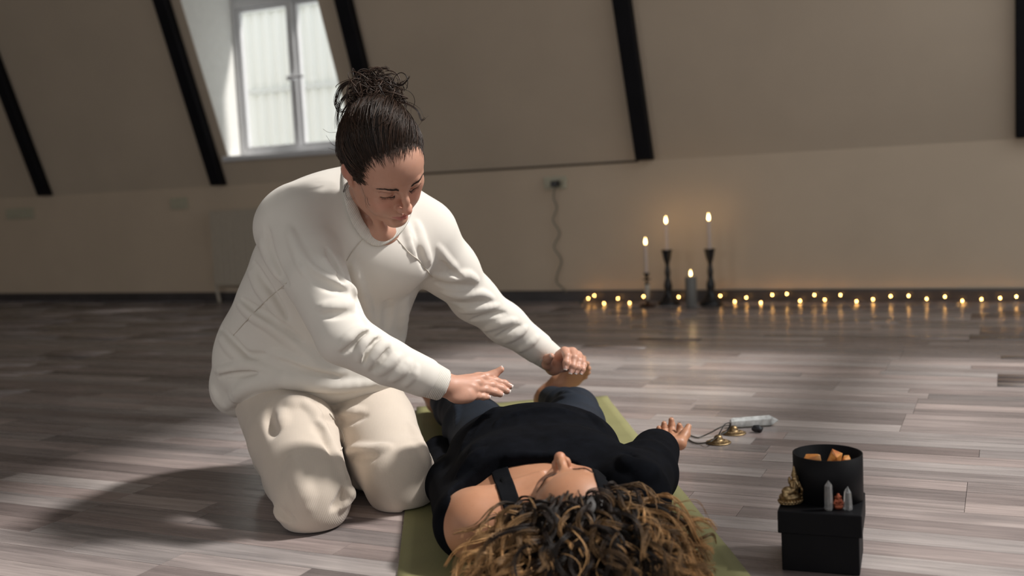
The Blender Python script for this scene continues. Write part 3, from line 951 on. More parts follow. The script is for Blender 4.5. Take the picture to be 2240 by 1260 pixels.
_n = M_clear.noise(60, 3, 0.5, M_clear.coord()); M_clear.bump(_n.outputs['Fac'], 0.12, 0.003); M_clear = M_clear.m
def crystal_mesh(name, L, r0, r1, tip, n=6, seed=0, jit=0.12):
    """hexagonal crystal along x with a faceted point"""
    rng = random.Random(seed); V = []; Fc = []
    rings = [(0.0, r0*0.80), (L*0.05, r0), (L-tip, r1), (L, r1*0.10)]
    ja = [1+rng.uniform(-jit, jit) for _ in range(n)]
    for x, r in rings:
        for i in range(n):
            a = 2*math.pi*(i+0.5)/n
            V.append((x+(rng.uniform(-1, 1)*tip*0.22 if 0 < x < L else 0), r*ja[i]*math.cos(a), r*ja[i]*math.sin(a)))
    for j in range(3):
        for i in range(n): Fc.append((j*n+i, j*n+(i+1) % n, (j+1)*n+(i+1) % n, (j+1)*n+i))
    Fc.append(tuple(range(n))[::-1]); Fc.append(tuple(3*n+i for i in range(n)))
    bm = bmesh.new(); me = pydata(name, V, Fc); bm.from_mesh(me); bpy.data.meshes.remove(me)
    bmesh.ops.bevel(bm, geom=list(bm.edges), offset=min(r0, r1)*0.05, segments=1, affect='EDGES')
    return bm_mesh(bm, name)
qa = PZ(1598, 926, 0.0135); qb = PZ(1702, 919, 0.0135)
o = link('quartz_crystal', crystal_mesh('quartz_crystal', float(np.linalg.norm(qb-qa)), 0.0142, 0.0155, 0.022, 6, 5, 0.1), M_quartz, None, qa)
o.rotation_euler = (math.radians(0), 0, math.atan2(qb[1]-qa[1], qb[0]-qa[0]))
tag(o, 'large milky clear quartz point lying on the floor by the cymbals', 'crystal')

def rock_mesh(name, r, seed, pts=16, squash=(1, 1, 1)):
    """broken stone: flat faces around scattered corners"""
    rng = random.Random(seed); bm = bmesh.new()
    for _ in range(pts):
        n = Vector((rng.gauss(0, 1), rng.gauss(0, 1), rng.gauss(0, 1))).normalized()*rng.uniform(0.78, 1.05)
        bm.verts.new((n.x*r*squash[0], n.y*r*squash[1], n.z*r*squash[2]))
    h_ = bmesh.ops.convex_hull(bm, input=bm.verts)
    bmesh.ops.delete(bm, geom=[v for v in bm.verts if not v.link_faces], context='VERTS')
    bmesh.ops.bevel(bm, geom=list(bm.edges), offset=r*0.04, segments=1, affect='EDGES', clamp_overlap=True)
    zm = min(v.co.z for v in bm.verts)
    for v in bm.verts: v.co.z -= zm
    return bm_mesh(bm, name)
M_tour = simple('black_tourmaline', (0.008, 0.008, 0.011, 1), 0.3, var=0.4, vscale=80, bump=0.6, bscale=120)
sp = PZ(1656, 946, 0.0)
o = link('black_stone', rock_mesh('black_stone', 0.0185, 8, 15, (1.05, 0.8, 0.72)), M_tour, None, sp, 0.3)
tag(o, 'rough black tourmaline stone on the floor beside the large quartz', 'stone')

# ================================================================== black boxes with treasures
M_card = simple('matte_black_card', (0.0042, 0.0042, 0.0055, 1), 0.6, var=0.1, vscale=30, spec=0.14)
M_cardin = simple('black_card_lining', (0.010, 0.006, 0.006, 1), 0.7)
bl, br = PZ(1708, 1248, 0.0), PZ(1884, 1262, 0.0)
bw = float(np.linalg.norm(br-bl)); bdir = (br-bl)/bw; bang = math.atan2(bdir[1], bdir[0]); bnor = np.array([-bdir[1], bdir[0], 0])
# height of the lid: where the pixel of its upper front corner stands over the floor corner
zz = np.linspace(0.05, 0.2, 600)
LIDZ = float(zz[np.argmin([abs((PZ(1704, 1117, z)-bl)@bnor+0.002) for z in zz])])
bc = (bl+br)/2+bnor*bw/2
gb = empty('gift_box', bc, bang)
hw = bw/2
box('box_base', (-hw+0.002, -hw+0.002, 0), (hw-0.002, hw-0.002, LIDZ-0.004), M_card, gb, 0.002)
def lid_mesh():
    bm = box_bm((-hw-0.003, -hw-0.003, LIDZ-0.040), (hw+0.003, hw+0.003, LIDZ), 0.0015, 1)
    low = [f for f in bm.faces if f.normal.z < -0.9]
    r = bmesh.ops.inset_region(bm, faces=low, thickness=0.0035)
    for v in {v for f in low for v in f.verts}: v.co.z = LIDZ-0.003
    return bm_mesh(bm, 'lid')
link('lid', lid_mesh(), M_card, gb)
tag(gb, 'square matte black box with lid holding the round box and crystals', 'box')
# round open box on top
cl, cr_ = PZ(1738, 1003, LIDZ+0.08), PZ(1888, 1000, LIDZ+0.08)
CR = 0.0605; CH = 0.0815
ccn = P(1812, 1096, 1.0); 
cc = PZ(1812, 1087, LIDZ)
rb = empty('round_box', cc)
link('wall', lathe_mesh('wall', [(0.0, 0.0), (CR, 0.0), (CR, CH), (CR-0.0008, CH+0.0003), (CR-0.0024, CH), (CR-0.0026, 0.003), (0.0, 0.003)], 72, True, False), M_card, rb)
for p in rb.children[0].data.polygons: p.use_smooth = abs(p.normal.z) < 0.5
tag(rb, 'open round black box standing on the square black box', 'box')
M_orange = NT('orange_calcite')
_n = M_orange.noise(40, 5, 0.6, M_orange.coord())
_r = M_orange.ramp(_n.outputs['Fac'], [(0.3, (0.60, 0.16, 0.05, 1)), (0.5, (0.85, 0.38, 0.10, 1)), (0.72, (0.92, 0.66, 0.38, 1))])
M_orange.link(_r.outputs['Color'], M_orange.b.inputs['Base Color']); M_orange.b.inputs['Roughness'].default_value = 0.3
M_orange.b.inputs['Subsurface Weight'].default_value = 0.35; M_orange.b.inputs['Subsurface Radius'].default_value = (0.02, 0.01, 0.005); M_orange = M_orange.m
cx_ = RW[:, 0]*1.0; cx_[2] = 0; cx_ /= np.linalg.norm(cx_); cf_ = np.array([-cx_[1], cx_[0], 0])
for i, (u, v, z, r, lab) in enumerate(((-0.022, 0.010, 0.036, 0.026, 'peaked orange calcite chunk in the round black box'),
                                  (0.010, 0.006, 0.042, 0.024, 'pale orange calcite chunk in the middle of the round black box'),
                                  (0.037, 0.002, 0.047, 0.015, 'small translucent orange stone near the rim of the round black box'),
                                  (-0.004, 0.034, 0.020, 0.020, 'deep orange calcite chunk at the back of the round black box'),
                                  (0.028, 0.030, 0.018, 0.018, 'dark amber stone low inside the round black box'),
                                  (-0.045, 0.004, 0.044, 0.011, 'little orange calcite chip against the wall of the round black box'))):
    p = cc+cx_*u+cf_*v
    me = rock_mesh('orange_crystal', r, 30+i, 13, (1.0, 0.8, 0.85))
    tag(link('orange_crystal', me, M_orange, None, (p[0], p[1], LIDZ+0.003+z+0.006), i*1.1), lab, 'crystal', 'orange crystals in the round box')
for i, (u, v, z, r, lab) in enumerate(((-0.02, 0.0, 0.0035, 0.026, 'orange calcite chunk lying under the peaked chunk in the round black box'), (0.022, -0.012, 0.0035, 0.026, 'orange calcite chunk lying under the small translucent stone in the round black box'), (0.005, 0.028, 0.0035, 0.022, 'orange calcite chunk on the bottom of the round black box under the deep orange one'))):
    p = cc+cx_*u+cf_*v
    tag(link('orange_crystal', rock_mesh('orange_crystal', r, 50+i, 13, (1, 0.9, 0.8)), M_orange, None, (p[0], p[1], LIDZ+z), i), lab, 'crystal', 'orange crystals in the round box')

def point_mesh(name, hgt, r0, r1, tip, seed):
    me = crystal_mesh(name, hgt, r0, r1, tip, 6, seed, 0.04)
    me.transform(Matrix.Rotation(-math.pi/2, 4, 'Y'))
    return me
q = PZ(1813, 1116, LIDZ)
tag(link('crystal_point', point_mesh('crystal_point', 0.0525, 0.0076, 0.0066, 0.009, 3), M_clear, None, q, 0.4), 'tall slim clear quartz tower on the black box lid', 'crystal')
q = PZ(1855, 1115, LIDZ)
tag(link('crystal_point', point_mesh('crystal_point', 0.0410, 0.0084, 0.0062, 0.009, 7), M_clear, None, q, 0.9), 'short clear quartz tower beside the copper figurine', 'crystal')

# small copper figurine and brass figurine
M_copper = simple('red_copper', (0.33, 0.085, 0.04, 1), 0.42, metal=0.55, var=0.3, vscale=120)
def figurine(name, spot, H, ang, mat, label, brass):
    F = Field((-0.6*H, -0.6*H, -0.02*H), (0.6*H, 0.6*H, 1.06*H), H/95)
    F.d[:] = H
    c = lambda a, b, r1, r2=None, k=0.04: F.cone(np.array(a)*H, np.array(b)*H, r1*H, (r2 or r1)*H, k*H)
    e = lambda p, r, k=0.04, op='add': F.ell(np.array(p)*H, np.array(r)*H, None, k*H, op)
    if brass:
        e((-0.06, 0, 0.05), (0.44, 0.34, 0.06), 0.01)
        for i in range(22):
            a = 2*math.pi*i/22
            e((-0.06+0.41*math.cos(a), 0.31*math.sin(a), 0.10), (0.06, 0.06, 0.035), 0.015)
        e((-0.08, 0, 0.20), (0.40, 0.31, 0.13), 0.03)
        e((-0.20, -0.05, 0.36), (0.22, 0.20, 0.13), 0.04)
        e((-0.34, -0.10, 0.26), (0.11, 0.12, 0.10), 0.03)
        e((0.10, 0.0, 0.44), (0.17, 0.15, 0.20), 0.03)
        c((0.02, -0.13, 0.56), (-0.08, -0.22, 0.42), 0.05, 0.045); c((-0.08, -0.22, 0.42), (0.06, -0.22, 0.34), 0.045, 0.035)
        c((0.20, -0.10, 0.56), (0.30, -0.16, 0.36), 0.05, 0.04); c((0.30, -0.16, 0.36), (0.33, -0.10, 0.14), 0.045, 0.05)
        e((0.27, 0.05, 0.60), (0.055, 0.05, 0.13), 0.02); e((-0.05, 0.05, 0.62), (0.055, 0.05, 0.11), 0.02)
        e((0.10, -0.03, 0.66), (0.10, 0.10, 0.10), 0.03)
        c((0.10, -0.10, 0.64), (0.13, -0.16, 0.52), 0.035, 0.028)
        for j, (z, r) in enumerate(((0.745, 0.115), (0.80, 0.10), (0.85, 0.08), (0.90, 0.058), (0.945, 0.04))):
            e((0.09, -0.02, z), (r, r, 0.035), 0.012)
        c((0.09, -0.02, 0.95), (0.085, -0.02, 1.01), 0.028, 0.012)
        e((0.17, -0.16, 0.50), (0.035, 0.06, 0.04), 0.02, 'sub')
    else:
        e((0, 0, 0.06), (0.27, 0.24, 0.07), 0.02)
        e((0, 0, 0.20), (0.30, 0.25, 0.15), 0.05)
        c((-0.18, -0.14, 0.18), (0.10, -0.2, 0.14), 0.09, 0.07); c((0.18, -0.14, 0.18), (-0.10, -0.2, 0.14), 0.09, 0.07)
        e((0, 0.02, 0.45), (0.19, 0.16, 0.22), 0.05)
        c((-0.18, 0, 0.58), (-0.27, -0.08, 0.36), 0.065, 0.055); c((0.18, 0, 0.58), (0.27, -0.08, 0.36), 0.065, 0.055)
        c((-0.27, -0.08, 0.36), (-0.08, -0.2, 0.33), 0.055, 0.045); c((0.27, -0.08, 0.36), (0.08, -0.2, 0.33), 0.055, 0.045)
        e((0, -0.01, 0.76), (0.15, 0.15, 0.16), 0.03)
        e((-0.17, 0.03, 0.74), (0.05, 0.04, 0.09), 0.02); e((0.17, 0.03, 0.74), (0.05, 0.04, 0.09), 0.02)
        c((0, -0.14, 0.72), (0.03, -0.2, 0.52), 0.05, 0.04)
        e((0, 0, 0.92), (0.10, 0.10, 0.07), 0.03)
    me, V = field_mesh(name, F, 1)
    me.transform(Matrix.Translation((0, 0, -min(v.co.z for v in me.vertices))))
    if brass: me.transform(Matrix.Diagonal((0.80, 0.78, 1, 1)))
    tag(link(name, me, mat, None, spot, ang), label, 'figurine')
q = PZ(1733, 1101, LIDZ)
figurine('brass_figurine', q, 0.0660, MANG+0.35, M_brass, 'antique brass seated figurine with pointed crown against the round black box', True)
q = PZ(1834, 1113, LIDZ)
figurine('copper_figurine', q, 0.0275, 0.35, M_copper, 'tiny red copper seated figurine between two clear quartz towers', False)
# ================================================================== people: shared sculpting
def skin_mat(name, base, red):
    t = NT(name)
    at = t.node('ShaderNodeAttribute', attribute_name='tint')
    n = t.noise(26, 5, 0.6, t.coord()); n2 = t.noise(420, 3, 0.6, t.coord()); n3 = t.noise(300, 2, 0.5, t.coord())
    r = t.ramp(n.outputs['Fac'], [(0.3, (0.93, 0.90, 0.89, 1)), (0.7, (1.04, 1.03, 1.03, 1))])
    fr = t.ramp(n3.outputs['Fac'], [(0.22, (0.82, 0.74, 0.70, 1)), (0.34, (1, 1, 1, 1))])
    c = t.mix(1.0, at.outputs['Color'], r.outputs['Color'], 'MULTIPLY')
    c = t.mix(1.0, c, fr.outputs['Color'], 'MULTIPLY')
    t.link(c, t.b.inputs['Base Color'])
    t.b.inputs['Roughness'].default_value = 0.47
    t.b.inputs['Specular IOR Level'].default_value = 0.42
    t.b.inputs['Subsurface Weight'].default_value = 0.18
    t.b.inputs['Subsurface Radius'].default_value = (0.010, 0.004, 0.0025)
    t.b.inputs['Subsurface Scale'].default_value = 0.6
    t.bump(n2.outputs['Fac'], 0.10, 0.0008)
    return t.m
M_skin = skin_mat('skin', None, None)
M_nail = simple('natural_nail', (0.56, 0.33, 0.27, 1), 0.3, var=0.02)
M_nailtip = simple('white_nail_tip', (0.72, 0.64, 0.59, 1), 0.3, var=0.02)

def hair_mat(name, rough=0.5):
    t = NT(name)
    at = t.node('ShaderNodeAttribute', attribute_name='tint')
    n = t.noise(300, 3, 0.6, t.coord())
    r = t.ramp(n.outputs['Fac'], [(0.3, (0.75, 0.75, 0.75, 1)), (0.7, (1.2, 1.2, 1.2, 1))])
    c = t.mix(1.0, at.outputs['Color'], r.outputs['Color'], 'MULTIPLY')
    t.link(c, t.b.inputs['Base Color'])
    t.b.inputs['Roughness'].default_value = rough
    t.b.inputs['Specular IOR Level'].default_value = 0.30
    t.b.inputs['Anisotropic'].default_value = 0.5
    return t.m
M_hair = hair_mat('hair')

def cam_axes(yaw, pitch, roll):
    """head axes (person's left, face direction, up) as columns in world space"""
    y, p, r = np.radians([yaw, pitch, roll])
    Fv = np.array([np.sin(y)*np.cos(p), np.sin(p), -np.cos(y)*np.cos(p)])
    U = np.array([np.sin(y)*np.sin(p), -np.cos(p), -np.cos(y)*np.sin(p)])
    L = np.array([np.cos(y), 0, np.sin(y)])
    return RW @ np.stack([np.cos(r)*L+np.sin(r)*U, Fv, np.cos(r)*U-np.sin(r)*L], 1)

def head_sculpt(F, O, A, s=1.0):
    W = lambda x, y, z: O+A @ (np.array([x, y, z])*s)
    def ell(p, r, k, op='add', rot=None):
        B = A if rot is None else A @ rot
        F.ell(W(*p), np.array(r)*s, B, k*s, op)
    def cone(a, b, ra, rb, k, op='add'): F.cone(W(*a), W(*b), ra*s, rb*s, k*s, op)
    rx = lambda d: np.array(Matrix.Rotation(math.radians(d), 3, 'X'))
    rz = lambda d: np.array(Matrix.Rotation(math.radians(d), 3, 'Z'))
    ell((0, -0.014, 0.034), (0.0735, 0.092, 0.080), 0.01)
    ell((0, 0.026, -0.020), (0.0605, 0.062, 0.078), 0.03)
    ell((0, 0.040, 0.040), (0.060, 0.050, 0.050), 0.03)                      # forehead
    for e in (-1, 1):
        cone((e*0.053, -0.002, -0.042), (e*0.043, 0.012, -0.072), 0.013, 0.012, 0.025)
        cone((e*0.042, 0.014, -0.073), (e*0.012, 0.066, -0.097), 0.0135, 0.0125, 0.022)
        ell((e*0.043, 0.052, -0.016), (0.021, 0.022, 0.019), 0.022)          # cheekbone
        ell((e*0.031, 0.054, -0.050), (0.023, 0.025, 0.026), 0.022)          # cheek
    ell((0, 0.071, -0.096), (0.017, 0.015, 0.013), 0.018)
    ell((0, 0.069, -0.062), (0.028, 0.022, 0.022), 0.016)                    # mouth barrel
    for e in (-1, 1):
        ell((e*0.032, 0.094, 0.000), (0.019, 0.014, 0.0125), 0.012, 'sub')
        cone((e*0.010, 0.0850, 0.0165), (e*0.030, 0.0830, 0.0215), 0.0065, 0.0065, 0.010)
        cone((e*0.030, 0.0830, 0.0215), (e*0.050, 0.0640, 0.0165), 0.0065, 0.006, 0.010)
        ell((e*0.0315, 0.0705, 0.0), (0.0150, 0.0125, 0.0118), 0.003)        # eyeball under the lid
        ell((e*0.0315, 0.0725, 0.0020), (0.0160, 0.0122, 0.0100), 0.003)     # upper lid
        cone((e*0.017, 0.0790, 0.0095), (e*0.031, 0.0868, 0.0128), 0.0016, 0.0016, 0.004, 'sub')
        cone((e*0.031, 0.0868, 0.0128), (e*0.046, 0.0745, 0.0085), 0.0016, 0.0014, 0.004, 'sub')
        cone((e*0.0185, 0.0790, -0.0050), (e*0.0315, 0.0860, -0.0085), 0.0011, 0.0011, 0.0025, 'sub')
        cone((e*0.0315, 0.0860, -0.0085), (e*0.0455, 0.0750, -0.0050), 0.0011, 0.0011, 0.0025, 'sub')
    cone((0, 0.0865, 0.014), (0, 0.1010, -0.012), 0.0062, 0.0068, 0.012)      # nose
    cone((0, 0.1010, -0.012), (0, 0.1095, -0.030), 0.0062, 0.0080, 0.008)
    ell((0, 0.1105, -0.0325), (0.0092, 0.0088, 0.0082), 0.006)
    for e in (-1, 1):
        ell((e*0.0112, 0.0970, -0.0370), (0.0062, 0.0098, 0.0066), 0.007)
        ell((e*0.0060, 0.1040, -0.0450), (0.0032, 0.0050, 0.0040), 0.003, 'sub')
    cone((0, 0.0935, -0.045), (0, 0.0935, -0.055), 0.002, 0.0025, 0.004, 'sub')
    for e in (-1, 1):                                                         # lips
        cone((e*0.0215, 0.0835, -0.0650), (e*0.0050, 0.0940, -0.0590), 0.0030, 0.0045, 0.004)
        cone((e*0.0200, 0.0830, -0.0665), (e*0.0050, 0.0925, -0.0705), 0.0030, 0.0052, 0.004)
        cone((e*0.0240, 0.0860, -0.0655), (e*0.0080, 0.0985, -0.0645), 0.0010, 0.0010, 0.003, 'sub')
    cone((-0.008, 0.0985, -0.0645), (0.008, 0.0985, -0.0645), 0.0010, 0.0010, 0.003, 'sub')
    cone((-0.010, 0.0880, -0.0825), (0.010, 0.0880, -0.0825), 0.004, 0.004, 0.010, 'sub')
    for e in (-1, 1):                                                         # ears
        B = rx(-14) @ rz(e*22)
        ell((e*0.0745, -0.014, 0.000), (0.0075, 0.0175, 0.0300), 0.006, 'add', B)
        ell((e*0.0830, -0.012, 0.003), (0.0060, 0.0110, 0.0200), 0.004, 'sub', B)
        ell((e*0.0720, -0.004, -0.028), (0.0055, 0.0085, 0.0090), 0.006)
        cone((e*0.079, -0.020, 0.012), (e*0.080, -0.018, -0.012), 0.0026, 0.0026, 0.004)
    return W

def head_tint(base, O, A, s=1.0, flush=1.0):
    lip = np.array([0.40, 0.13, 0.11]); red = np.array([0.55, 0.19, 0.14]); base = np.array(base)
    def f(V):
        L = (V-O) @ A/s
        c = np.repeat(base[None], len(V), 0)
        def blend(p, r, colr, w):
            q = ((L-np.array(p))/np.array(r))**2
            g = np.exp(-q.sum(1)*1.2)[:, None]*w
            c[:] = c*(1-g)+np.array(colr)*g
        for e in (-1, 1):
            blend((e*0.038, 0.068, -0.030), (0.024, 0.03, 0.020), red, 0.42*flush)
            blend((e*0.079, -0.012, 0.0), (0.012, 0.02, 0.03), red, 0.5*flush)
            blend((e*0.030, 0.084, -0.010), (0.018, 0.012, 0.006), red*0.75, 0.35*flush)
        blend((0, 0.115, -0.034), (0.013, 0.012, 0.012), red, 0.6*flush)
        # lips
        zc = -0.0650; m = (np.abs(L[:, 0]) < 0.0255) & (L[:, 1] > 0.070)
        xx = np.abs(L[:, 0])/0.0235
        top = zc+0.0092*(1-xx**1.6); bot = zc-0.0105*(1-xx**2)
        w = np.clip(np.minimum(top-L[:, 2], L[:, 2]-bot)/0.0018, 0, 1)*m
        c[:] = c*(1-0.85*w[:, None])+lip*0.85*w[:, None]
        return c
    return f

def strands_mesh(name, paths, rads, cols, n=5, flat=1.0):
    parts = []; tint = []
    for pth, r, c in zip(paths, rads, cols):
        parts.append(tube_arrays(pth, r, n, flat))
        tint.append(np.repeat(np.broadcast_to(np.asarray(c, float), (len(pth), 3)), n, axis=0))
    V, Q = join_arrays(parts)
    me = pydata(name, V, Q, True)
    T = np.concatenate(tint)
    paint(me, V, lambda _: T)
    return me

def finger(F, pts, r0, r1, k=0.004):
    pts = [np.asarray(p, float) for p in pts]
    n = len(pts); rr = np.linspace(r0, r1, n)
    F.chain(pts, rr, k)
    for i in range(1, n-1): F.ell(pts[i], rr[i]*1.07, None, 0.003)            # knuckles

def nail(tip, prev, upv, r):
    """small curved plate on the back of a fingertip, with its white edge"""
    d = unit(tip-prev); z = unit(upv-d*(upv@d)); y = np.cross(z, d)
    V, Q, Vt, Qt = [], [], [], []
    def patch(x0, x1, nx):
        P_, Qd = [], []
        for i in range(nx+1):
            x = x0+(x1-x0)*i/nx
            for j in range(7):
                a = (j/6-0.5)*1.9
                ww = r*0.80*(1 if x < r*0.5 else math.sqrt(max(0.05, 1-((x-r*0.5)/(r*0.95))**2)))
                P_.append(tip+d*x+y*math.sin(a)*ww+z*(math.cos(a)*r*0.95+0.0006-0.25*max(0, x-r*0.3)))
        for i in range(nx):
            for j in range(6):
                a = i*7+j; Qd.append((a, a+1, a+8, a+7))
        return np.array(P_), np.array(Qd)
    return patch(-r*1.1, r*0.62, 4), patch(r*0.62, r*0.98, 2)

def curve_on(F, W, pts, lift=0.0):
    """polyline given in head coordinates, dropped on the sculpted surface along the face direction"""
    out = []
    for p in catmull(pts, 5):
        q = W(*p)
        for _ in range(6):
            d_ = float(F.sample(q[None])[0]); g = F.grad(q[None], F.h)[0]
            q = q-g*(d_-lift)*0.9
        out.append(q)
    return np.array(out)

def fuse(name, parts):
    """one continuous surface out of overlapping sculpted pieces (V, Q, tint)"""
    obs = []; clean = True
    for V, Q, tint in parts:
        m = pydata('piece', V, Q, True); paint(m, V, tint)
        e = np.sort(np.stack([Q, np.roll(Q, -1, 1)], -1).reshape(-1, 2), 1); _, ct = np.unique(e, axis=0, return_counts=True)
        clean &= bool((ct == 2).all())
        obs.append(link('piece', m))
    base = obs[0]
    for o in obs[1:]:
        md = base.modifiers.new('join', 'BOOLEAN'); md.operation = 'UNION'; md.object = o; md.solver = 'MANIFOLD' if clean else 'EXACT'
    bpy.context.view_layer.update()
    ev = base.evaluated_get(bpy.context.evaluated_depsgraph_get())
    me = bpy.data.meshes.new_from_object(ev)
    for o in obs:
        m = o.data; bpy.data.objects.remove(o); bpy.data.meshes.remove(m)
    me.name = name
    me.polygons.foreach_set('use_smooth', np.ones(len(me.polygons), bool))
    return me
# ================================================================== kneeling person in white
giver = empty('person', PZ(700, 1060, 0.0))
tag(giver, 'kneeling person in cream sweatshirt and sweatpants, dark hair in a bun, hands held out', 'person')
SKIN_G = (0.50, 0.275, 0.195)
GA = cam_axes(46.5, 44.2, 27.7); GO = P(838.5, 361.0, 2.20)
# ---- head and neck
lo = GO-0.165; hi = GO+0.165; lo[2] = GO[2]-0.25
FH = Field(lo, hi, 0.0018)
neck_lo = P(797, 474, 2.375)
FH.cone(GO+GA @ np.array([0, -0.032, -0.030]), neck_lo, 0.046, 0.048, 0.02)
FH.cone(neck_lo, P(790, 540, 2.40), 0.054, 0.07, 0.03)
FH.ell(P(822, 512, 2.325), (0.055, 0.05, 0.042), None, 0.03)                    # upper chest in the neckline
GW = head_sculpt(FH, GO, GA)
FH.cone(GO+GA @ np.array([-0.045, 0.0, -0.05]), P(835, 505, 2.275), 0.009, 0.007, 0.03)      # neck muscle
gt = head_tint(SKIN_G, GO, GA)
headV, headQ = FH.mesh(2)

# ---- hands
def giver_hands():
    out = []; nails = []
    # her right hand, seen from its back, fingers out over the belly
    mcp = [P(1054, 829, 2.275), P(1044, 840, 2.255), P(1034, 851, 2.240), P(1023, 863, 2.228)]
    pip = [P(1084, 834, 2.296), P(1076, 843, 2.279), P(1063, 853, 2.262), P(1043, 866, 2.243)]
    dip = [P(1103, 839, 2.303), P(1097, 850, 2.289), P(1083, 858.5, 2.274), P(1057, 868, 2.252)]
    tip = [P(1115, 845, 2.303), P(1109, 855.5, 2.292), P(1094, 862.5, 2.280), P(1066, 869, 2.257)]
    wr = P(975, 846, 2.212)
    upv = unit(np.cross(mcp[0]-mcp[3], mcp[1]-wr)); upv = upv if upv[2] > 0 else -upv
    F = Field(P(1030, 850, 2.25)-0.13, P(1030, 850, 2.25)+0.13, 0.0016)
    A = frame(mcp[1]-wr, upv)
    F.ell(P(940, 833, 2.200), (0.05, 0.028, 0.022), A, 0.01)
    F.cone(P(925, 828, 2.198), wr, 0.024, 0.023, 0.01)
    F.cone(wr+A @ [0, 0.010, 0], P(1008, 848, 2.237), 0.021, 0.020, 0.012)
    for m, r in zip(mcp, (0.0115, 0.0115, 0.0110, 0.0105)):
        F.cone(wr+(m-wr)*0.30+upv*0.002, m, 0.0150, r, 0.010)
    F.ell(P(1012, 868, 2.222), (0.034, 0.016, 0.014), A, 0.012)                # heel of the hand
    for m, p, d, t, r in zip(mcp, pip, dip, tip, (0.0088, 0.0090, 0.0086, 0.0076)):
        finger(F, [m, p, d, t], r*1.08, r*0.78)
        F.ell(m+upv*0.004, 0.009, None, 0.006)
    th = [P(1000, 836, 2.265), P(1046, 828, 2.300), P(1078, 821, 2.316), P(1096, 808, 2.318)]
    F.chain(th, (0.015, 0.0125, 0.0095, 0.0072), 0.008)
    for m, p in zip(mcp, pip): F.cone(wr+(m-wr)*0.5+upv*0.0125, m+upv*0.009, 0.0016, 0.0022, 0.006)   # tendons
    out.append(F.mesh(1))
    for t, d, r in zip(tip, dip, (0.0069, 0.0070, 0.0067, 0.0059)): nails.append(nail(t, d, upv, r))
    nails.append(nail(th[3], th[2], unit(upv*0.4+np.array([0, 0, 1.0])+MU*-0.3), 0.0070))
    # her left hand, pointing to the viewer with drooping fingers
    wr = P(1213, 792, 2.690)
    mcp = [P(1235, 769, 2.625), P(1252, 770, 2.628), P(1264, 778, 2.636), P(1272, 789, 2.645)]
    pip = [P(1240, 779, 2.585), P(1256, 783, 2.588), P(1267, 790, 2.598), P(1276, 799, 2.612)]
    dip = [P(1239, 794, 2.570), P(1253, 801, 2.573), P(1264, 804, 2.583), P(1274, 808, 2.600)]
    tip = [P(1237.5, 804, 2.567), P(1249.5, 812.5, 2.570), P(1260.5, 813.5, 2.580), P(1272, 815, 2.597)]
    upv = np.array([0, 0, 1.0])
    F = Field(P(1235, 790, 2.63)-0.12, P(1235, 790, 2.63)+0.12, 0.0016)
    F.cone(P(1180, 770, 2.70), wr, 0.025, 0.024, 0.01)
    for m, r in zip(mcp, (0.0125, 0.0125, 0.0120, 0.0115)):
        F.cone(wr+(m-wr)*0.15, m, 0.0180, r, 0.010)
        F.cone(wr+(m-wr)*0.3-upv*0.012, m-upv*0.010, 0.0140, 0.0095, 0.010)
    F.ell(P(1213, 803, 2.655), (0.022, 0.024, 0.019), None, 0.012)
    for m, p, d, t, r in zip(mcp, pip, dip, tip, (0.0095, 0.0096, 0.0092, 0.0082)): finger(F, [m, p, d, t], r*1.1, r*0.76)
    th = [P(1209, 806, 2.660), P(1197, 797, 2.630), P(1198, 785, 2.610), P(1206, 779, 2.597)]
    F.chain(th, (0.017, 0.0125, 0.0105, 0.0078), 0.008)
    out.append(F.mesh(1))
    vw = unit(CAM-P(1250, 800, 2.6))
    for t, d, r in zip(tip, dip, (0.0075, 0.0076, 0.0072, 0.0064)): nails.append(nail(t, d, vw+upv*0.4, r))
    nails.append(nail(th[3], th[2], vw+0.3*upv, 0.0075))
    return out, nails
gh, gnails = giver_hands()
# ---- hidden rest of the body, one coarse surface under the clothes
hipR, hipL = P(604, 858, 2.56), P(775, 838, 2.63)
kneeR, kneeL = P(686, 1084, 2.228), P(873, 1046, 2.345)
pelv = (hipR+hipL)/2
chest = P(760, 590, 2.46)
shR, shL = P(650, 505, 2.30), P(930, 525, 2.46)
elR, elL = P(757, 738, 2.155), P(1036, 655, 2.60)
wrR, wrL = P(966, 842, 2.206), P(1213, 790, 2.690)
def ankle_of(k, hp):
    v = hp-k; v[2] = 0; v = unit(v)
    q = k+v*0.37; q[2] = 0.045; return q
ankR, ankL = ankle_of(kneeR, hipR), ankle_of(kneeL, hipL)
FB = Field(np.minimum.reduce([ankR, wrR, wrL, ankL, hipR])-0.2, np.maximum.reduce([ankR, wrL, shL, shR])+0.25, 0.011)
FB.cone(pelv, chest, 0.10, 0.11, 0.05); FB.cone(chest, neck_lo, 0.10, 0.05, 0.05)
FB.chain([shR, elR, wrR], (0.045, 0.037, 0.024), 0.02); FB.chain([shL, elL, wrL], (0.045, 0.037, 0.024), 0.02)
FB.cone(shR, shL, 0.05, 0.05, 0.04)
for hp, kn, an in ((hipR, kneeR, ankR), (hipL, kneeL, ankL)):
    FB.chain([hp, kn], (0.075, 0.05), 0.03)
    FB.chain([np.array([kn[0], kn[1], 0.055]), an], (0.045, 0.034), 0.02)
    b = unit(an-kn); q = an+np.array([b[0], b[1], 0])*0.13; q[2] = 0.032
    FB.cone(an, q, 0.033, 0.022, 0.02)
bV, bQ = FB.mesh(1)
HANDC = np.array((0.56, 0.30, 0.225))
me = fuse('body', [(headV, headQ, gt), (*gh[0], lambda V: np.repeat(HANDC[None], len(V), 0)), (*gh[1], lambda V: np.repeat(HANDC[None], len(V), 0)),
                   (bV, bQ, lambda V: np.repeat(np.array(SKIN_G)[None], len(V), 0))])
gbody = wlink('body', me, M_skin, giver)
